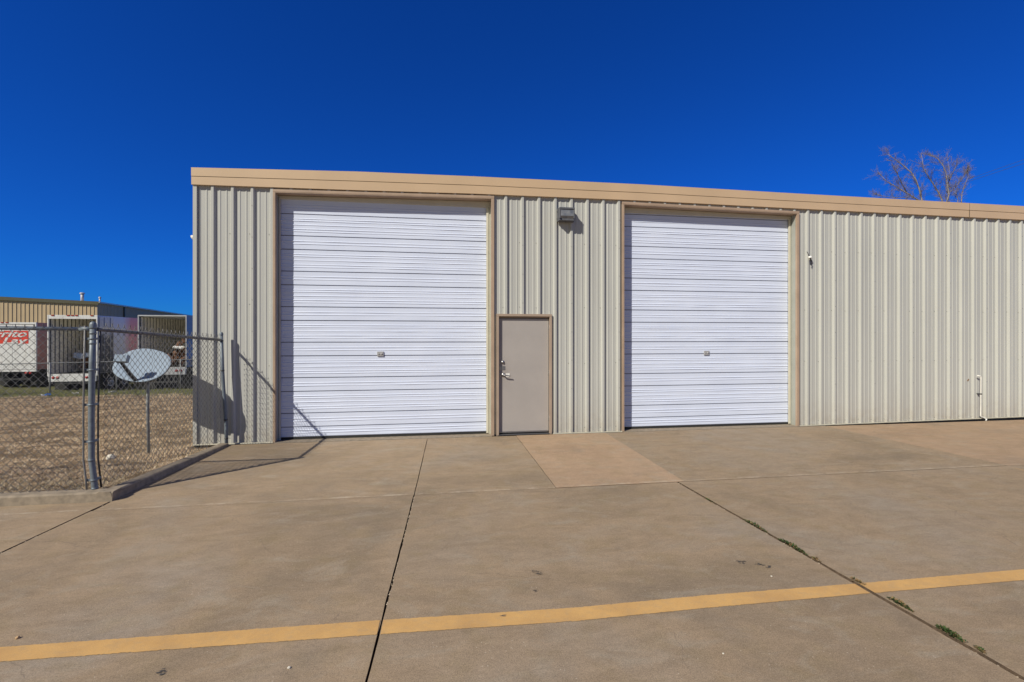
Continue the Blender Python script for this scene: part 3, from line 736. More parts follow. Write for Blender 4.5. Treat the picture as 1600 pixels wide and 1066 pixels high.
# ---------------------------------------------------------------- satellite dish
db = V(233, 7.12); zb_ = lot_h(db.x, db.y)
dish = empty('satellite_dish', (db.x, db.y, zb_), 'wide grey oval satellite dish on a steel pole behind the short fence', 'satellite dish')
zc = 1.318-zb_
tp = V(229.5, 7.12) - db
mb = MB(); mb.tube([(0,0,-0.2),(tp.x*.6,0,0.7),(tp.x,0.03,1.14),(tp.x,0.06,1.20)], [0.022,0.022,0.022,0.022], 14); mb.build('pole', M['far_post'], dish)
dc = V(228.5, 7.04); dc = Vector((dc.x-db.x, dc.y-db.y-0.06, zc))
Md = T(*dc) @ RZ(R(-13)) @ RX(R(90-39)) @ RZ(R(-13))     # local z faces the camera and up
def dish_mesh(th):
    mb = MB(); nr, na = 9, 44; A, B = 0.47, 0.29
    for side in (0, 1):
        b = len(mb.v)
        for i in range(nr+1):
            r = i/nr
            for k in range(na):
                a = 2*math.pi*k/na
                e = 2.25; ca, sa = math.cos(a), math.sin(a)
                x = A*r*math.copysign(abs(ca)**(2/e), ca); y = B*r*math.copysign(abs(sa)**(2/e), sa)
                zz = 0.05*((x/A)**2+(y/B)**2) - 0.05 + 0.04 - side*th
                mb.v.append(tuple(Md @ Vector((x, y, zz))))
        for i in range(nr):
            for k in range(na):
                k2 = (k+1)%na; q = (b+i*na+k, b+i*na+k2, b+(i+1)*na+k2, b+(i+1)*na+k)
                mb.f.append(q if side == 0 else q[::-1]); mb.m.append(0); mb.sm.append(True)
    e0, e1 = nr*na, (nr+1)*na+nr*na
    for k in range(na):
        k2 = (k+1)%na; mb.f.append((e0+k, e0+k2, e1+k2, e1+k)); mb.m.append(1); mb.sm.append(False)
    return mb
dish_mesh(0.012).build('reflector', [M['dish'], M['dark_metal']], dish)
# arm from the foot of the reflector up and out to the feed
foot = VP(215, 598, 6.80)-Vector(dish.location); feed = VP(190, 567, 6.62)-Vector(dish.location)
mb = MB(); dirv = (feed-foot); mb.tube([foot+Vector((0.05,0.14,-.01)), foot, foot+dirv*0.5+Vector((0,0,-.012)), feed], [0.024,0.030,0.028,0.022], 8, smooth=False); mb.build('feed_arm', M['dark_metal'], dish)
mb = MB(); mb.obox(T(*(feed+Vector((0.01,0,0.004)))), 0.13, 0.035, 0.016); mb.build('feed_bracket', M['dark_metal'], dish)
ctr = VP(190.5, 560.5, 6.60)-Vector(dish.location)
mb = MB(); mb.obox(T(*ctr)@RX(R(-20))@RY(R(2)), 0.165, 0.07, 0.105); mb.tube([ctr+Vector((-.05,.03,0)), ctr+Vector((-.05,.09,.0))], 0.024, 12); mb.tube([ctr+Vector((.03,.03,0)), ctr+Vector((.03,.09,.0))], 0.024, 12)
mb.build('feed_unit', M['dish'], dish, 0.012)
mb = MB(); mb.obox(T(tp.x,0.10,1.20)@RX(R(-20)), 0.14, 0.10, 0.16); mb.tube([(tp.x,0.06,1.12),(tp.x,0.16,1.30)], 0.03, 10)
mb.tube([(tp.x-.02,0,1.16),(tp.x-.12,-.02,1.09),(tp.x-.19,-.03,1.13),(tp.x-.15,-.02,1.21)], 0.005, 5)
mb.build('mounting_bracket', M['dark_metal'], dish)

# ---------------------------------------------------------------- far fence beyond the lot
ff = empty('chain_link_fence', (*V(182,19.5).xy, -0.47), 'low chain-link fence at the far edge of the lot, in front of the trailers', 'fence', 'chain-link fences around the dry lot')
fp = [(78,18.5,0.735),(182,19.5,0.745),(282,20.5,0.775)]
pts = [V(*p) for p in fp]
d1 = pts[0]-pts[1]; pts = [pts[0]+d1*2, pts[0]+d1, *pts, pts[2]+(pts[2]-pts[1]), pts[2]+2*(pts[2]-pts[1])]
for p in pts:
    mb = MB(); mb.tube(LP(ff, [(p.x,p.y,lot_z(p.y)-.1),(p.x,p.y,p.z+.02)]), 0.026, 8); mb.build('line_post', M['far_post'], ff)
mb = MB(); mb.tube(LP(ff, [tuple(p) for p in pts]), 0.017, 8); mb.build('top_rail', M['far_post'], ff)
mb = MB()
for a, b in zip(pts, pts[1:]): chain(mb, (a.x,a.y), (b.x,b.y), lot_z(a.y)+.02, lot_z(b.y)+.02, a.z, b.z, half=0.05, r=0.0032, tips=False)
mb.v = [loc(ff,*p) for p in mb.v]; mb.build('chain_link_mesh', M['wire'], ff)

# ---------------------------------------------------------------- trailers
M['alu'] = simple('trailer_aluminium', (0.42,0.43,0.47), 0.5, 0.1, 0.12, 4)
def grimy_white():
    m = N('trailer_white', 0.55)
    c = m.ramp(m.noise(2.5, 5, 0.6), [(0.3, (0.60,0.605,0.62)), (0.7, (0.70,0.71,0.73))])
    c = m.mix(m.ramp(m.noise(5, 7, 0.8, m.mapping((1.6,1,0.5))), [(0.50, 0.0), (0.70, 0.7)]), c, (0.30,0.25,0.21))
    return m.out(m.mix(m.ramp(m.noise(9, 6, 0.8), [(0.60, 0.0), (0.70, 0.8)]), c, (0.22,0.10,0.06)))
M['tr_white'] = grimy_white()
M['ply'] = simple('trailer_lining', (0.78,0.74,0.66), 0.8, 0, 0.15, 5)
M['slot'] = simple('lining_gap', (0.03,0.028,0.025), 0.9)
def translucent_roof():
    m = N('translucent_roof_sheet', 0.6)
    tb_ = m.n('ShaderNodeBsdfTranslucent'); tb_.inputs[0].default_value = (0.62,0.60,0.52,1); mx = m.n('ShaderNodeMixShader'); mx.inputs[0].default_value = 0.6
    m.l(m.b.outputs[0], mx.inputs[1]); m.l(tb_.outputs[0], mx.inputs[2]); m.l(mx.outputs[0], m.t.nodes['Material Output'].inputs['Surface'])
    return m.out((0.6,0.6,0.58))
M['roof_glass'] = translucent_roof()
M['red'] = simple('red_marking', (0.62,0.045,0.03), 0.5, 0, 0.08, 5)
M['redlamp'] = simple('red_lamp', (0.35,0.012,0.012), 0.25)
M['pinkish'] = simple('faded_red_side', (0.42,0.20,0.165), 0.6, 0, 0.3, 1.2)
M['scrap'] = simple('brown_scrap', (0.12,0.055,0.03), 0.85, 0, 0.5, 9)
def side_mat():
    m = N('trailer_side_skin', 0.45)
    sp = m.n('ShaderNodeSeparateXYZ'); m.l(m.co, sp.inputs[0])
    yy = m.math('ADD', sp.outputs['Y'], m.math('MULTIPLY', m.noise(0.9, 4), 0.8))
    mr = m.n('ShaderNodeMapRange'); mr.inputs[1].default_value = 2.6; mr.inputs[2].default_value = 3.3; m.l(yy, mr.inputs[0])
    return m.out(m.mix(mr.outputs[0], (0.55,0.57,0.66), (0.66,0.27,0.28)))  # bluish white blending into red further forward
M['tr_side'] = side_mat()
def door_back():
    m = N('scuffed_door_skin', 0.55, 0.05)
    sp = m.n('ShaderNodeSeparateXYZ'); m.l(m.co, sp.inputs[0])
    up_ = m.math('ADD', sp.outputs['Z'], m.math('MULTIPLY', m.noise(1.8, 5, 0.7), 1.0))
    mr = m.n('ShaderNodeMapRange'); mr.inputs[1].default_value = 3.6; mr.inputs[2].default_value = 3.9; m.l(up_, mr.inputs[0])
    a = m.ramp(m.noise(7, 6, 0.8), [(0.35,(0.05,0.05,0.055)),(0.7,(0.20,0.20,0.205))]); b = m.ramp(m.noise(9, 6, 0.8), [(0.35,(0.45,0.44,0.42)),(0.7,(0.75,0.74,0.72))])
    return m.out(m.mix(mr.outputs[0], a, b))
M['door_back'] = door_back()
def trailer(name, p, rz, wd, fz, tz, label, open_, side, L=13.5, doors=True, pw=0.05, hh=0.20, fm='tr_white'):
    # p: rear centre on the ground; local y runs forward, away from the camera
    r = empty(name, p, label, 'trailer', 'freight trailers parked in the yard', rz); h = wd/2
    b = MB(); t = 0.05
    b.box(-h, -h+t, 0.02, L, fz, tz, 0); b.box(h-t, h, 0.02, L, fz, tz, 1)
    b.box(-h+t, h-t, 0.02, L, tz-t, tz, 4 if open_ else 0); b.box(-h+t, h-t, 0.02, L, fz-0.1, fz, 3); b.box(-h+t, h-t, L-t, L, fz, tz-t, 3)
    if open_:
        b.box(-h+t, -h+t+0.004, 0.05, L-t, fz+0.01, tz-t-0.01, 3); y = 0.10
        while y < L-0.3:                                # lining boards with dark gaps
            b.box(-h+t+.005, -h+t+0.03, y, y+0.21, fz+0.02, tz-t-0.04, 2); b.box(h-t-0.02, h-t-.001, y, y+0.21, fz+0.02, tz-t-0.04, 2); y += 0.30
        y = 0.4
        while y < L-0.3: b.box(-h+t, h-t, y, y+0.04, tz-t-0.05, tz-t-0.002, 0); y += 0.6
    b.build('cargo_box', [M['alu'], side, M['ply'], M['slot'], M['roof_glass']], r)
    f = MB(); f.box(-h-.01, -h+pw, -0.06, 0.02, fz-0.12, tz+0.01); f.box(h-pw, h+.01, -0.06, 0.02, fz-0.12, tz+0.01)
    hh = hh if open_ else 0.10
    f.box(-h+pw, h-pw, -0.055, 0.02, tz-hh, tz+0.01); f.box(-h+pw, h-pw, -0.07, 0.02, fz-0.42 if open_ else fz-.12, fz)
    f.build('rear_frame', M[fm], r, 0.006)
    for x in () if hh < 0.09 else (-h+0.25,-0.2,0.0,0.2,h-0.25) if open_ else (-0.75,-0.5,-0.25):
        m2 = MB(); m2.box(x-0.07, x+0.07, -0.085, -0.056, tz-0.03, tz+0.015); m2.build('marker_light', M['redlamp'], r)
    for x in (-h+0.28,-h+0.50,h-0.50,h-0.28):
        m2 = MB(); m2.lathe(T(x,-0.071,fz-0.2)@RX(R(90)), [(0.075,0),(0.075,0.012),(0.0,0.02)], 14); m2.build('tail_light', M['redlamp'], r)
    g2 = MB(); g2.box(-h+0.3, h-0.3, -0.02, 0.08, 0.5, 0.6); g2.box(-0.6,-0.5,0,0.08,0.6,fz-.1); g2.box(0.5,0.6,0,0.08,0.6,fz-.1); g2.box(-0.5,-0.4,0.1,L,fz-.35,fz-.1); g2.box(0.4,0.5,0.1,L,fz-.35,fz-.1)
    g2.build('chassis', M['dark_metal'], r)
    for yy in (1.1, 2.35):
        for sx in (-1, 1):
            wl = MB(); wl.lathe(T(sx*(h-0.32),yy,0.5)@RY(R(90)), [(0.0,-.28),(0.30,-.28),(0.36,-.30),(0.48,-.29),(0.5,-.25),(0.5,.25),(0.48,.29),(0.36,.30),(0.3,.28),(0,.28)], 20); wo = wl.build('wheel', M['tread'], r)
            hb = MB(); hb.lathe(T(sx*(h-0.32)+sx*0.281,yy,0.5)@RY(R(90*sx)), [(0.26,0.01),(0.2,0.0),(0.12,-.01),(0.1,.06),(0,.07)], 16); hb.build('rim', M['alu'], wo)
    for sx in (-1,1):
        mf = MB(); mf.box(sx*(h-.32)-.3, sx*(h-.32)+.3, 0.42, 0.44, 0.15, fz-.1); mf.build('mud_flap', M['black'], r)
    if open_ and doors:                                 # doors folded right back along the sides
        for sx in (-1, 1):
            d_ = MB(); d_.box(sx*(h+0.02) if sx > 0 else -h-0.06, h+0.06 if sx > 0 else -h-0.02, 0.05, wd/2, fz+0.03, tz-0.05); do = d_.build('door', M['door_back'], r, 0.01)
            bars = MB()
            for q in (0.4, 0.9): bars.tube([((h+.075)*sx, q, fz+.05),((h+.075)*sx, q, tz-.1)], 0.014, 6)
            bars.build('lock_bar', M['alu'], do)
    if not open_:
        for sx in (-1, 1):
            d_ = MB(); x0, x1 = (0.006, h-0.085) if sx > 0 else (-h+0.085, -0.006); d_.box(x0, x1, -0.03, 0.01, fz+0.02, tz-0.13); do = d_.build('door', M['tr_white'], r, 0.004)
            for q in (0.2,1.0,1.8): hg = MB(); hg.box(sx*(h-0.13)-.07, sx*(h-0.13)+.07, -0.045, -0.031, fz+q, fz+q+.05); hg.build('hinge', M['alu'], do)
    return r
def plain(v, z): return (v.x, v.y, z)
YAWT = R(10) - YAW
def tr_root(px0, px1, lam, zg):
    q0, q1, th = (px0-800)/F, (px1-800)/F, R(10)
    wd_ = lam*(q1-q0)/(math.cos(th)-q1*math.sin(th)); ax, ay = q0*lam+wd_/2*math.cos(th), lam+wd_/2*math.sin(th)
    return (cs*ax+sn*ay, -sn*ax+cs*ay-D, zg), wd_
ZG = -1.3
zq = lambda py, lam: H+(CY-py)*lam/F
p, wd = tr_root(75.5, 153, 25.3, ZG)
t2 = trailer('freight_trailer', p, YAWT, wd, zq(584,25.6)-ZG, zq(493,25.6)-ZG, 'open freight trailer with a dented silver door folded back, behind the thick fence post', True, M['tr_side'])
p, wd = tr_root(216.5, 292, 25.8, ZG)
t3 = trailer('freight_trailer', p, YAWT, wd, zq(574,26)-ZG, zq(493,26)-ZG, 'open freight trailer beside the warehouse corner, brown scrap heaped at its tail', True, M['alu'], doors=False, pw=0.04, hh=0.05, fm='alu')
p, wd = tr_root(-18, 57.5, 27.6, ZG)
t1 = trailer('freight_trailer', p, YAWT, wd, zq(578,27.8)-ZG, zq(504,27.8)-ZG, 'closed white freight trailer with red and white lettering on its rear', False, M['pinkish'])
# lettering on the rear of the closed trailer
lg = MB()
def pane(x0, x1, z0, z1, y, sl=0.0, m=0): lg.add([(x0-sl,y,z0),(x1-sl,y,z0),(x1,y,z1),(x0,y,z1)], [(0,1,2,3)], m)
k = 27.8/F; kx = wd/75.5
xr_ = lambda px: (px-19.75)*kx; zr = lambda py: 1.75+(528-py)*k-ZG
lg.box(xr_(-13), xr_(45), -0.040, -0.034, zr(537), zr(517))
lgo = lg.build('logo_panel', M['red'], t1)
def text(s_, size, x, z, y, parent, mat, shear=0.25, off=0.0, ex=0.004, sx=1.0):
    cu = bpy.data.curves.new('lettering', 'FONT'); cu.body = s_; cu.size = size; cu.shear = shear; cu.offset = off; cu.extrude = ex
    to = bpy.data.objects.new('tmp', cu); COL.objects.link(to); bpy.context.view_layer.update()
    me = bpy.data.meshes.new_from_object(to.evaluated_get(bpy.context.evaluated_depsgraph_get()))
    bpy.data.objects.remove(to); me.materials.clear(); me.materials.append(mat)
    o = bpy.data.objects.new('lettering', me); COL.objects.link(o); o.parent = parent
    o.rotation_euler = (R(90), 0, 0); o.location = (x, y, z); o.scale = (sx, 1, 1)
    return o
text('Frito', 0.56, xr_(-12.5)+.04, zr(526.5), -0.046, lgo, M['tr_white'], 0.35, 0.012, sx=1.55)
text('Lay', 0.50, xr_(4), zr(536.6), -0.046, lgo, M['tr_white'], 0.25, 0.014, sx=1.75)

# loads
def scrap(p, n, sx, sz, label, white=True, seed=1, depth=1.0):
    random.seed(seed); r = empty('scrap_pile', p, label, 'scrap', 'loads in the open trailers', YAWT)
    mb = MB()
    for i in range(n):
        x = random.gauss(0, sx*0.4); z = abs(random.gauss(0, sz*0.45))*max(0.2, 1-abs(x)/sx)
        Mx = T(x, random.uniform(0,depth), z+0.05)@RZ(random.uniform(0,3))@RX(random.uniform(-.8,.8))@RY(random.uniform(-.8,.8))
        if i % 3: mb.obox(Mx, random.uniform(.2,.6), random.uniform(.05,.35), random.uniform(.04,.25))
        else: mb.lathe(Mx, [(random.uniform(.1,.2),-.15),(random.uniform(.12,.25),0),(random.uniform(.1,.2),.15)], 9)
    mb.build('scrap', M['scrap'], r)
    if white:
        mb = MB(); mb.obox(T(0.05,-.1,sz*0.95)@RY(.12)@RX(.3), 0.5,0.3,0.10); mb.build('pale_panel', M['tr_white'], r, 0.02)
def inside(t, x, y, fz): 
    c_, s_ = math.cos(YAWT), math.sin(YAWT); return (t.location.x+c_*x-s_*y, t.location.y+s_*x+c_*y, fz)
scrap(inside(t3, 0.55, 0.5, 0.26), 60, 1.0, 1.0, 'heap of rusty brown scrap inside the trailer nearest the warehouse', True, 3)
scrap(inside(t2, 0.15, 1.3, -0.01), 60, 0.8, 1.1, 'heap of dark brown scrap inside the open trailer behind the thick fence post', False, 5)
o = MB(); c_ = inside(t2, -0.40, 1.1, 0.72); o.obox(T(0,0,0)@RY(.2), .42,.4,.30); o.obox(T(.25,.1,.02)@RY(-.3), .3,.3,.25)
M['bluewhite'] = simple('blue_white_wrap', (0.5,0.56,0.72), 0.5, 0, 0.2, 8)
oo = o.build('wrapped_bundle', M['bluewhite'], None, 0.03); oo.location = c_; tag(oo, 'pale blue wrapped bundle on top of the scrap in the open trailer', 'bundle')
random.seed(11)

# ---------------------------------------------------------------- far building
fb0 = V(152, 45.0); AB = R(20) - YAW
fbz = -1.3; zc_ = 1.75+54*45/F-fbz
far = empty('metal_building', (fb0.x, fb0.y, fbz), 'low tan ribbed metal building with dark eave trim, behind the trailers', 'building', None, AB)
M['far_siding'] = simple('tan_siding', (0.56,0.43,0.27), 0.6, 0, 0.05, 1)
M['far_trim'] = simple('olive_trim', (0.10,0.095,0.06), 0.6)
M['far_roof'] = simple('pale_roof', (0.62,0.62,0.60), 0.4, 0.2)
def ribbed(L, zl, zr_, mb):
    # wall along local -x or +y with small ribs, returns polyline of (u, n)
    out = []; u = 0.0
    while u < L:
        for du, n in ((0,0),(0.235,0),(0.255,0.035),(0.285,0.035),(0.3048,0)): out.append((min(L,u+du), n))
        u += 0.3048
    return out
LF, LS = 26.0, 30.0; rise = 0.036
mb = MB(); pr = ribbed(LF, 0, 0, None); b = 0
for u, n in pr: mb.v += [(-u, -n, 0), (-u, -n, zc_+rise*u)]
for i in range(len(pr)-1): k2 = 2*i; mb.f.append((k2, k2+1, k2+3, k2+2)); mb.m.append(0); mb.sm.append(False)
mb.build('front_wall', M['far_siding'], far)
mb = MB(); pr = ribbed(LS, 0, 0, None)
for u, n in pr: mb.v += [(n, u, 0), (n, u, zc_)]
for i in range(len(pr)-1): k2 = 2*i; mb.f.append((k2, k2+2, k2+3, k2+1)); mb.m.append(0); mb.sm.append(False)
mb.build('side_wall', M['far_siding'], far)
mb = MB(); mb.box(0.15, -LF, -0.14, -0.036, zc_-0.16, zc_+0.16, 0, zc_-0.16+rise*LF, zc_+0.16+rise*LF); mb.build('eave_trim', M['far_trim'], far)
mb = MB(); mb.add([(0.2,-.14,zc_+.165),(0.2,LS,zc_+.165),(-LF,LS,zc_+.165+rise*LF),(-LF,-.14,zc_+.165+rise*LF)], [(0,1,2,3)]); mb.box(0.04,0.22,-.13,LS,zc_+.02,zc_+.16); mb.build('roof', M['far_roof'], far)
mb = MB(); mb.box(0.03,0.12,5.6,5.8,0,zc_); mb.build('downspout', M['far_trim'], far)
for px, hgt, r_ in ((132.5, 0.85, 0.13), (151, 0.5, 0.07)):
    q = Vector((-(152-px)*45/F/math.cos(R(20)) - 0.25, 0.9 if px < 140 else 1.3, zc_+.1)); mb = MB()
    mb.tube([q, q+Vector((0,0,hgt))], r_, 12); mb.lathe(T(q.x,q.y,q.z+hgt)@T(0,0,0), [(r_*1.5,-.02),(r_*1.6,.05),(r_*1.2,.12),(0,.14)], 12); mb.build('vent_pipe', M['alu'], far)

# ---------------------------------------------------------------- bare tree
LT = 25.0
tb = V(1462, LT); tree = empty('bare_tree', (tb.x, tb.y, -0.1), 'leafless pale-barked tree rising behind the right end of the roof', 'tree')
def bark():
    m = N('pale_bark', 0.85)
    return m.out(m.ramp(m.noise(3, 5, 0.7), [(0.35, (0.17,0.15,0.15)), (0.7, (0.36,0.33,0.33))]))
M['bark'] = bark(); M['twig'] = simple('twig', (0.20,0.175,0.19), 0.9, 0, 0.2, 3)
def tp_(px, py, dy=0.0): return VP(px, py, LT+dy)-Vector(tree.location)
tr = MB(); tw = MB()
fork = tp_(1464, 372)
tr.tube([(0,0,-.3),(0.05,0,1.5),(0.02,0.05,3.6),fork], [0.34,0.27,0.23,0.19], 12)
limbs = [([(1452,350),(1444,328),(1441,316),(1437,298),(1431,281),(1424,270),(1408,256),(1395,247),(1387,241)], .10, 0.4),
 ([(1452,340),(1437,314),(1417,302),(1400,292),(1386,284),(1374,272)], .085, -0.5),
 ([(1417,302),(1409,287),(1402,272),(1399,264)], .05, -0.8),
 ([(1470,345),(1474,318),(1466,300),(1457,286),(1450,275),(1443,263),(1440,243)], .085, 0.6),
 ([(1472,345),(1478,318),(1483,304),(1480,287),(1478,270),(1473,258),(1463,246),(1452,242)], .08, -0.3),
 ([(1480,289),(1488,272),(1495,257)], .045, -0.6),
 ([(1484,300),(1494,292),(1500,284),(1508,272),(1513,268)], .04, 0.9),
 ([(1485,345),(1502,320),(1503,303),(1508,288),(1513,276),(1512,266)], .06, 0.9),
 ([(1490,335),(1497,312),(1494,300)], .05, 1.2),
 ([(1452,335),(1430,310),(1412,309),(1395,309),(1378,306),(1370,303)], .04, -1.2),
 ([(1484,320),(1478,290),(1484,268),(1480,246)], .035, 1.0)]
def jit(a, s): return Vector((random.gauss(0,s), random.gauss(0,s), random.gauss(0,s)))
def twig(p, d, L, r, lvl):
    pts = [p]; n = 5; dd = d.copy()
    for i in range(n):
        dd = (dd + jit(0,0.16) + Vector((0,0,0.05))).normalized(); pts.append(pts[-1]+dd*L/n)
    tw.tube(pts, [r*(1-0.8*i/n) for i in range(n+1)], 3, 0, cap=False)
    if lvl > 0:
        for i in range(2, n+1):
            for _ in range(2 if lvl > 1 else 1):
                if random.random() < 0.85:
                    nd = (dd + jit(0,0.55)).normalized(); twig(pts[i], nd, L*random.uniform(.35,.6), r*0.6, lvl-1)
for pxs, r0, dy in limbs:
    P_ = [tp_(x, y, dy*min(1, i/2)) for i,(x,y) in enumerate(pxs)]
    if pxs[0][1] > 330: P_ = [fork+Vector((0,0,-.2))] + P_
    n = len(P_)
    tr.tube(P_, [r0*0.60*(1-0.82*i/(n-1)) for i in range(n)], 7)
    for i in range(1, n):
        if P_[i].z+tree.location.z < 6.2: continue
        for _ in range(9):
            u = random.random(); q = P_[i-1].lerp(P_[i], u); d = (P_[i]-P_[i-1]).normalized()
            nd = (d*0.9 + jit(0,0.55) + Vector((0,0,.1))).normalized()
            twig(q, nd, random.uniform(.2,.55), 0.0075, 2)
    d = (P_[-1]-P_[-2]).normalized()
    for _ in range(3): twig(P_[-1], (d+jit(0,.25)).normalized(), random.uniform(.12,.25), 0.008, 1)
tr.build('trunk', M['bark'], tree); tw.build('crown', M['twig'], tree)

# overhead wires
for (a, b, lab) in (((1560,263.5,33),(1860,158,24),'upper'), ((1560,268.5,33),(1860,170,24),'lower')):
    A_, B_ = VP(a[0],a[1],a[2]), VP(b[0],b[1],b[2]); dv = (A_-B_)
    mb = MB(); mb.tube([B_-dv*1.5, B_, A_, A_+dv*1.6], 0.011, 5)
    o = mb.build('power_line', M['steel']); tag(o, ('thin overhead wire at the right edge, the %s of the two' % lab), 'wire', 'overhead wires behind the right end of the roof')

# ---------------------------------------------------------------- loose small things
def rock(name, p, s, mat, label, cat, group=None, flat=0.7, seed=0):
    mb = MB(); n, m_ = 10, 7; b = 0
    for i in range(m_+1):
        th = math.pi*i/m_
        for k in range(n):
            a = 2*math.pi*k/n; v = Vector((math.sin(th)*math.cos(a), math.sin(th)*math.sin(a), math.cos(th)*flat))
            v *= s*(1+0.35*mnoise.noise(v*1.7+Vector((seed*7,0,0))))
            mb.v.append(tuple(v))
    for i in range(m_):
        for k in range(n):
            k2 = (k+1)%n; mb.f.append((i*n+k,(i+1)*n+k,(i+1)*n+k2,i*n+k2)); mb.m.append(0); mb.sm.append(False)
    o = mb.build(name, mat); o.location = p; o.rotation_euler = (0,0,seed); tag(o, label, cat, group); return o
M['stone'] = simple('pale_stone', (0.66,0.62,0.54), 0.8, 0, 0.2, 9); M['pebble'] = simple('tan_pebble', (0.50,0.33,0.18), 0.8, 0, 0.2, 40)
q = G(173, 714, 0.0); rock('rock', (q.x, q.y, lot_h(q.x,q.y)+0.03), 0.058, M['stone'], 'fist-sized pale rock in the dry grass behind the short fence', 'rock', None, 0.8, 2)
q = G(27.5, 998, 0.0); rock('pebble', (q.x,q.y,0.006), 0.0105, M['pebble'], 'tan pebble on the concrete just above the yellow line, at the far left', 'pebble', 'pebbles on the concrete', 0.8, 3)
q = G(451.5, 1044.5, 0.0); rock('pebble', (q.x,q.y,0.004), 0.008, M['stone'], 'pale pebble on the concrete below the yellow line, left of the middle joint', 'pebble', 'pebbles on the concrete', 0.7, 4)
q = G(1205.5, 901, 0.0); rock('pebble', (q.x,q.y,0.003), 0.007, M['stone'], 'whitish pebble left of the weedy joint, below the dark scuff', 'pebble', 'pebbles on the concrete', 0.5, 6)
q = G(1130, 1022, 0.0); rock('pebble', (q.x,q.y,0.003), 0.006, M['stone'], 'white pebble near the bottom edge, below the yellow line and left of the weedy joint', 'pebble', 'pebbles on the concrete', 0.5, 7)
def litter(px, py, s, mat, label, seed, name='litter'):
    lam = 18.0
    for _ in range(8):
        v = V(px, lam); lam = (H-lot_z(v.y)-0.03)/((py-CY)/F)
    v = V(px, lam); random.seed(seed); mb = MB(); n = 7
    g_ = [[(i/(n-1)-.5)*s*2, (j/(n-1)-.5)*s, abs(mnoise.noise(Vector((i*.9,j*.9,seed))))*s*0.9] for i in range(n) for j in range(n)]
    mb.v = [tuple(c) for c in g_]
    for i in range(n-1):
        for j in range(n-1): mb.f.append((i*n+j,(i+1)*n+j,(i+1)*n+j+1,i*n+j+1)); mb.m.append(0); mb.sm.append(False)
    o = mb.build(name, mat); o.location = (v.x, v.y, lot_z(v.y)+0.04); o.rotation_euler = (0.5,0,seed); tag(o, label, 'litter', 'litter at the edge of the green grass')
    so = o.modifiers.new('solid','SOLIDIFY'); so.thickness = 0.006
M['bluebag'] = simple('blue_plastic', (0.05,0.22,0.62), 0.4); M['orange'] = simple('orange_plastic', (0.6,0.25,0.06), 0.5)
litter(74.5, 617.5, 0.085, M['bluebag'], 'crumpled blue plastic scrap in front of a far fence post', 1)
litter(66, 618.5, 0.085, M['white'], 'white scrap of litter just left of the blue one', 2)
litter(118, 616, 0.12, M['white'], 'flat white scrap of litter in the green grass, left of the thick fence post', 3)
litter(176, 613.5, 0.11, M['white'], 'crumpled white paper in the grass, left of the dish pole', 4)
random.seed(21)

# weeds along the open joint
M['leaf'] = attr_mat('weed_leaves', 0.7)
def tint(me, cols):
    a = me.color_attributes.new('tint', 'FLOAT_COLOR', 'POINT'); a.data.foreach_set('color', cols)
def weed(pa, pb, n, label, hgt=0.02, dry=0.25):
    A_ = G(*pa); B_ = G(*pb); c0 = (A_+B_)/2; mb = MB(); cols = []
    for i in range(n):
        u = random.random(); q = A_.lerp(B_, u)-c0; env = math.sin(math.pi*min(1,max(0,u*0.9+.05)))
        q += Vector((random.gauss(0.002,0.006), random.gauss(0,0.005), 0))
        a = random.uniform(0,6.28); el = random.uniform(0.1,1.2); L = random.uniform(.006,.016)*(0.5+env); wd = L*random.uniform(.25,.45)
        d = Vector((math.cos(a)*math.cos(el), math.sin(a)*math.cos(el), math.sin(el))); s_ = Vector((-math.sin(a), math.cos(a), random.uniform(-.3,.3)))
        z0 = random.uniform(-0.003, hgt*env*0.6); p = q+Vector((0,0,z0))
        b = len(mb.v); mb.v += [tuple(p), tuple(p+d*L*.5+s_*wd), tuple(p+d*L), tuple(p+d*L*.5-s_*wd)]
        mb.f.append((b,b+1,b+2,b+3)); mb.m.append(0); mb.sm.append(False)
        t_ = random.random(); c = (0.22,0.15,0.08,1) if t_ < dry else (random.uniform(.035,.07), random.uniform(.06,.095), random.uniform(.02,.035), 1)
        cols += list(c)*4
    o = mb.build('weed', M['leaf']); o.location = c0; tint(o.data, cols); tag(o, label, 'weed', 'weeds growing in the open joint')
weed((1098,777),(1118,788), 60, 'smallest weed tuft, nearest the tan patch at the top of the open joint', 0.012, 0.4)
weed((1160,811),(1200,833), 260, 'second weed tuft down the open joint, below the second tall door', 0.025, 0.3)
weed((1216,842),(1262,868), 420, 'longest leafy green weed tuft in the open joint, above the yellow line', 0.03, 0.15)
weed((1266,870),(1282,879), 70, 'brownish weed tuft just below the longest green one in the joint', 0.018, 0.7)
weed((1328,903),(1350,915), 130, 'brown dry weed tuft where the joint crosses the yellow line', 0.018, 0.85)
weed((1387,934),(1427,957), 330, 'green weed tuft just below the yellow line in the joint', 0.028, 0.3)
weed((1463,979),(1506,1004), 420, 'bright green weed tuft lowest but one in the joint', 0.03, 0.15)
weed((1524,1012),(1538,1022), 90, 'small brown weed tuft lowest in the joint, near the bottom right corner', 0.015, 0.6)

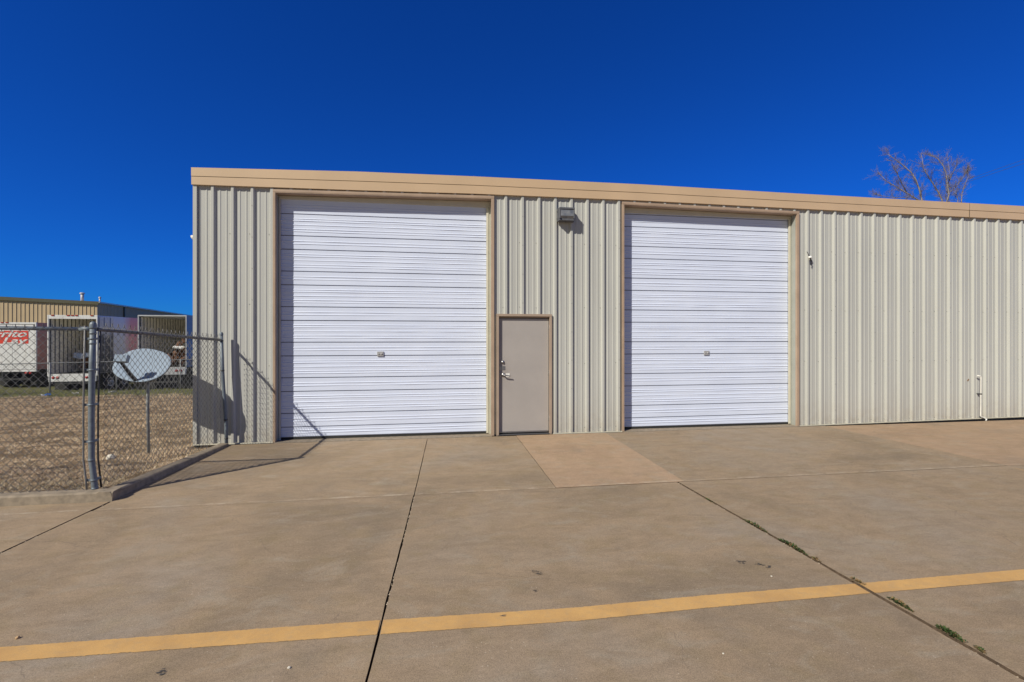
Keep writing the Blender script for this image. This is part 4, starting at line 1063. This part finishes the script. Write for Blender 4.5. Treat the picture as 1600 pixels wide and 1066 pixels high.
# dry grass of the lot
def blades():
    n = 420000
    u = rng.random(n); lam = 4.6*np.exp(u*math.log(21.5/4.6))*1.0
    px = np.where(rng.random(n) < 0.86, rng.uniform(-60, 370, n), rng.uniform(-700, -60, n)); X = (px-800)/F*lam
    x = cs*X+sn*lam; y = -sn*X+cs*lam-D
    ok = (y > -2.54) & (y < 14.2) & ~((x > -3.68) & (y < 0.2)) & ~((x > X0-0.03) & (y > -0.2)); x, y, lam = x[ok], y[ok], lam[ok]; n = len(x)
    z = np.array([lot_h(a, b) for a, b in zip(x, y)])
    cl = np.array([mnoise.noise(Vector((a*1.3, b*2.6, 4))) for a, b in zip(x, y)]); cl2 = np.array([mnoise.noise(Vector((a*6, b*9, 8))) for a, b in zip(x, y)])
    keep = rng.random(n) < np.clip(0.55+1.6*cl+1.5*cl2, 0.03, 1); x,y,z,lam,cl = x[keep],y[keep],z[keep],lam[keep],cl[keep]; n = len(x)
    s = 0.75+0.25*(lam/5)
    Lb = rng.uniform(.018,.070,n)*np.minimum(s,1.8)*(1+0.7*np.clip(cl,-.5,.6)); az = rng.uniform(0,2*np.pi,n); el = rng.uniform(0.05,0.9,n)
    wd = rng.uniform(.0009,.0022,n)*s
    dx, dy, dz = np.cos(az)*np.cos(el)*Lb, np.sin(az)*np.cos(el)*Lb, np.sin(el)*Lb
    sx, sy = -np.sin(az)*wd, np.cos(az)*wd
    v = np.empty((n,3,3)); v[:,0] = np.stack([x-sx,y-sy,z+.002],1); v[:,1] = np.stack([x+sx,y+sy,z+.002],1); v[:,2] = np.stack([x+dx,y+dy,z+dz],1)
    green = y + 2.5*np.array([mnoise.noise(Vector((a*.7,b*.7,0)))*.5+.5 for a,b in zip(x,y)]) > 12.6
    t = rng.random(n)
    c = np.empty((n,4)); c[:,3] = 1
    base = np.where(t[:,None] < .45, np.array([[.47,.36,.24]]), np.where(t[:,None] < .75, np.array([[.29,.19,.12]]), np.array([[.60,.51,.38]])))
    base = np.where((t[:,None] > .97), np.array([[.12,.14,.06]]), base)
    near = (y < -1.9) & (rng.random(n) < .35); base = np.where(near[:,None], base*0.5+np.array([[.03,.04,.02]]), base)
    gcol = np.where(rng.random(n)[:,None] < .6, np.array([[.10,.125,.05]]), np.array([[.24,.21,.10]]))
    base = np.where(green[:,None], gcol, base)*rng.uniform(.6,2.2,(n,1)); c[:,:3] = base
    me = bpy.data.meshes.new('dry_grass'); me.vertices.add(3*n); me.vertices.foreach_set('co', v.reshape(-1)); me.loops.add(3*n); me.loops.foreach_set('vertex_index', np.arange(3*n, dtype=np.int32))
    me.polygons.add(n); me.polygons.foreach_set('loop_start', np.arange(0,3*n,3, dtype=np.int32)); me.polygons.foreach_set('loop_total', np.full(n,3,dtype=np.int32)); me.update(); me.validate()
    a = me.color_attributes.new('tint','FLOAT_COLOR','POINT'); a.data.foreach_set('color', np.repeat(c,3,axis=0).reshape(-1))
    me.materials.append(M['blade']); o = bpy.data.objects.new('dry_grass', me); COL.objects.link(o)
    tag(o, 'short dry brown grass covering the lot behind the fence', 'grass', None, 'stuff')
blades()
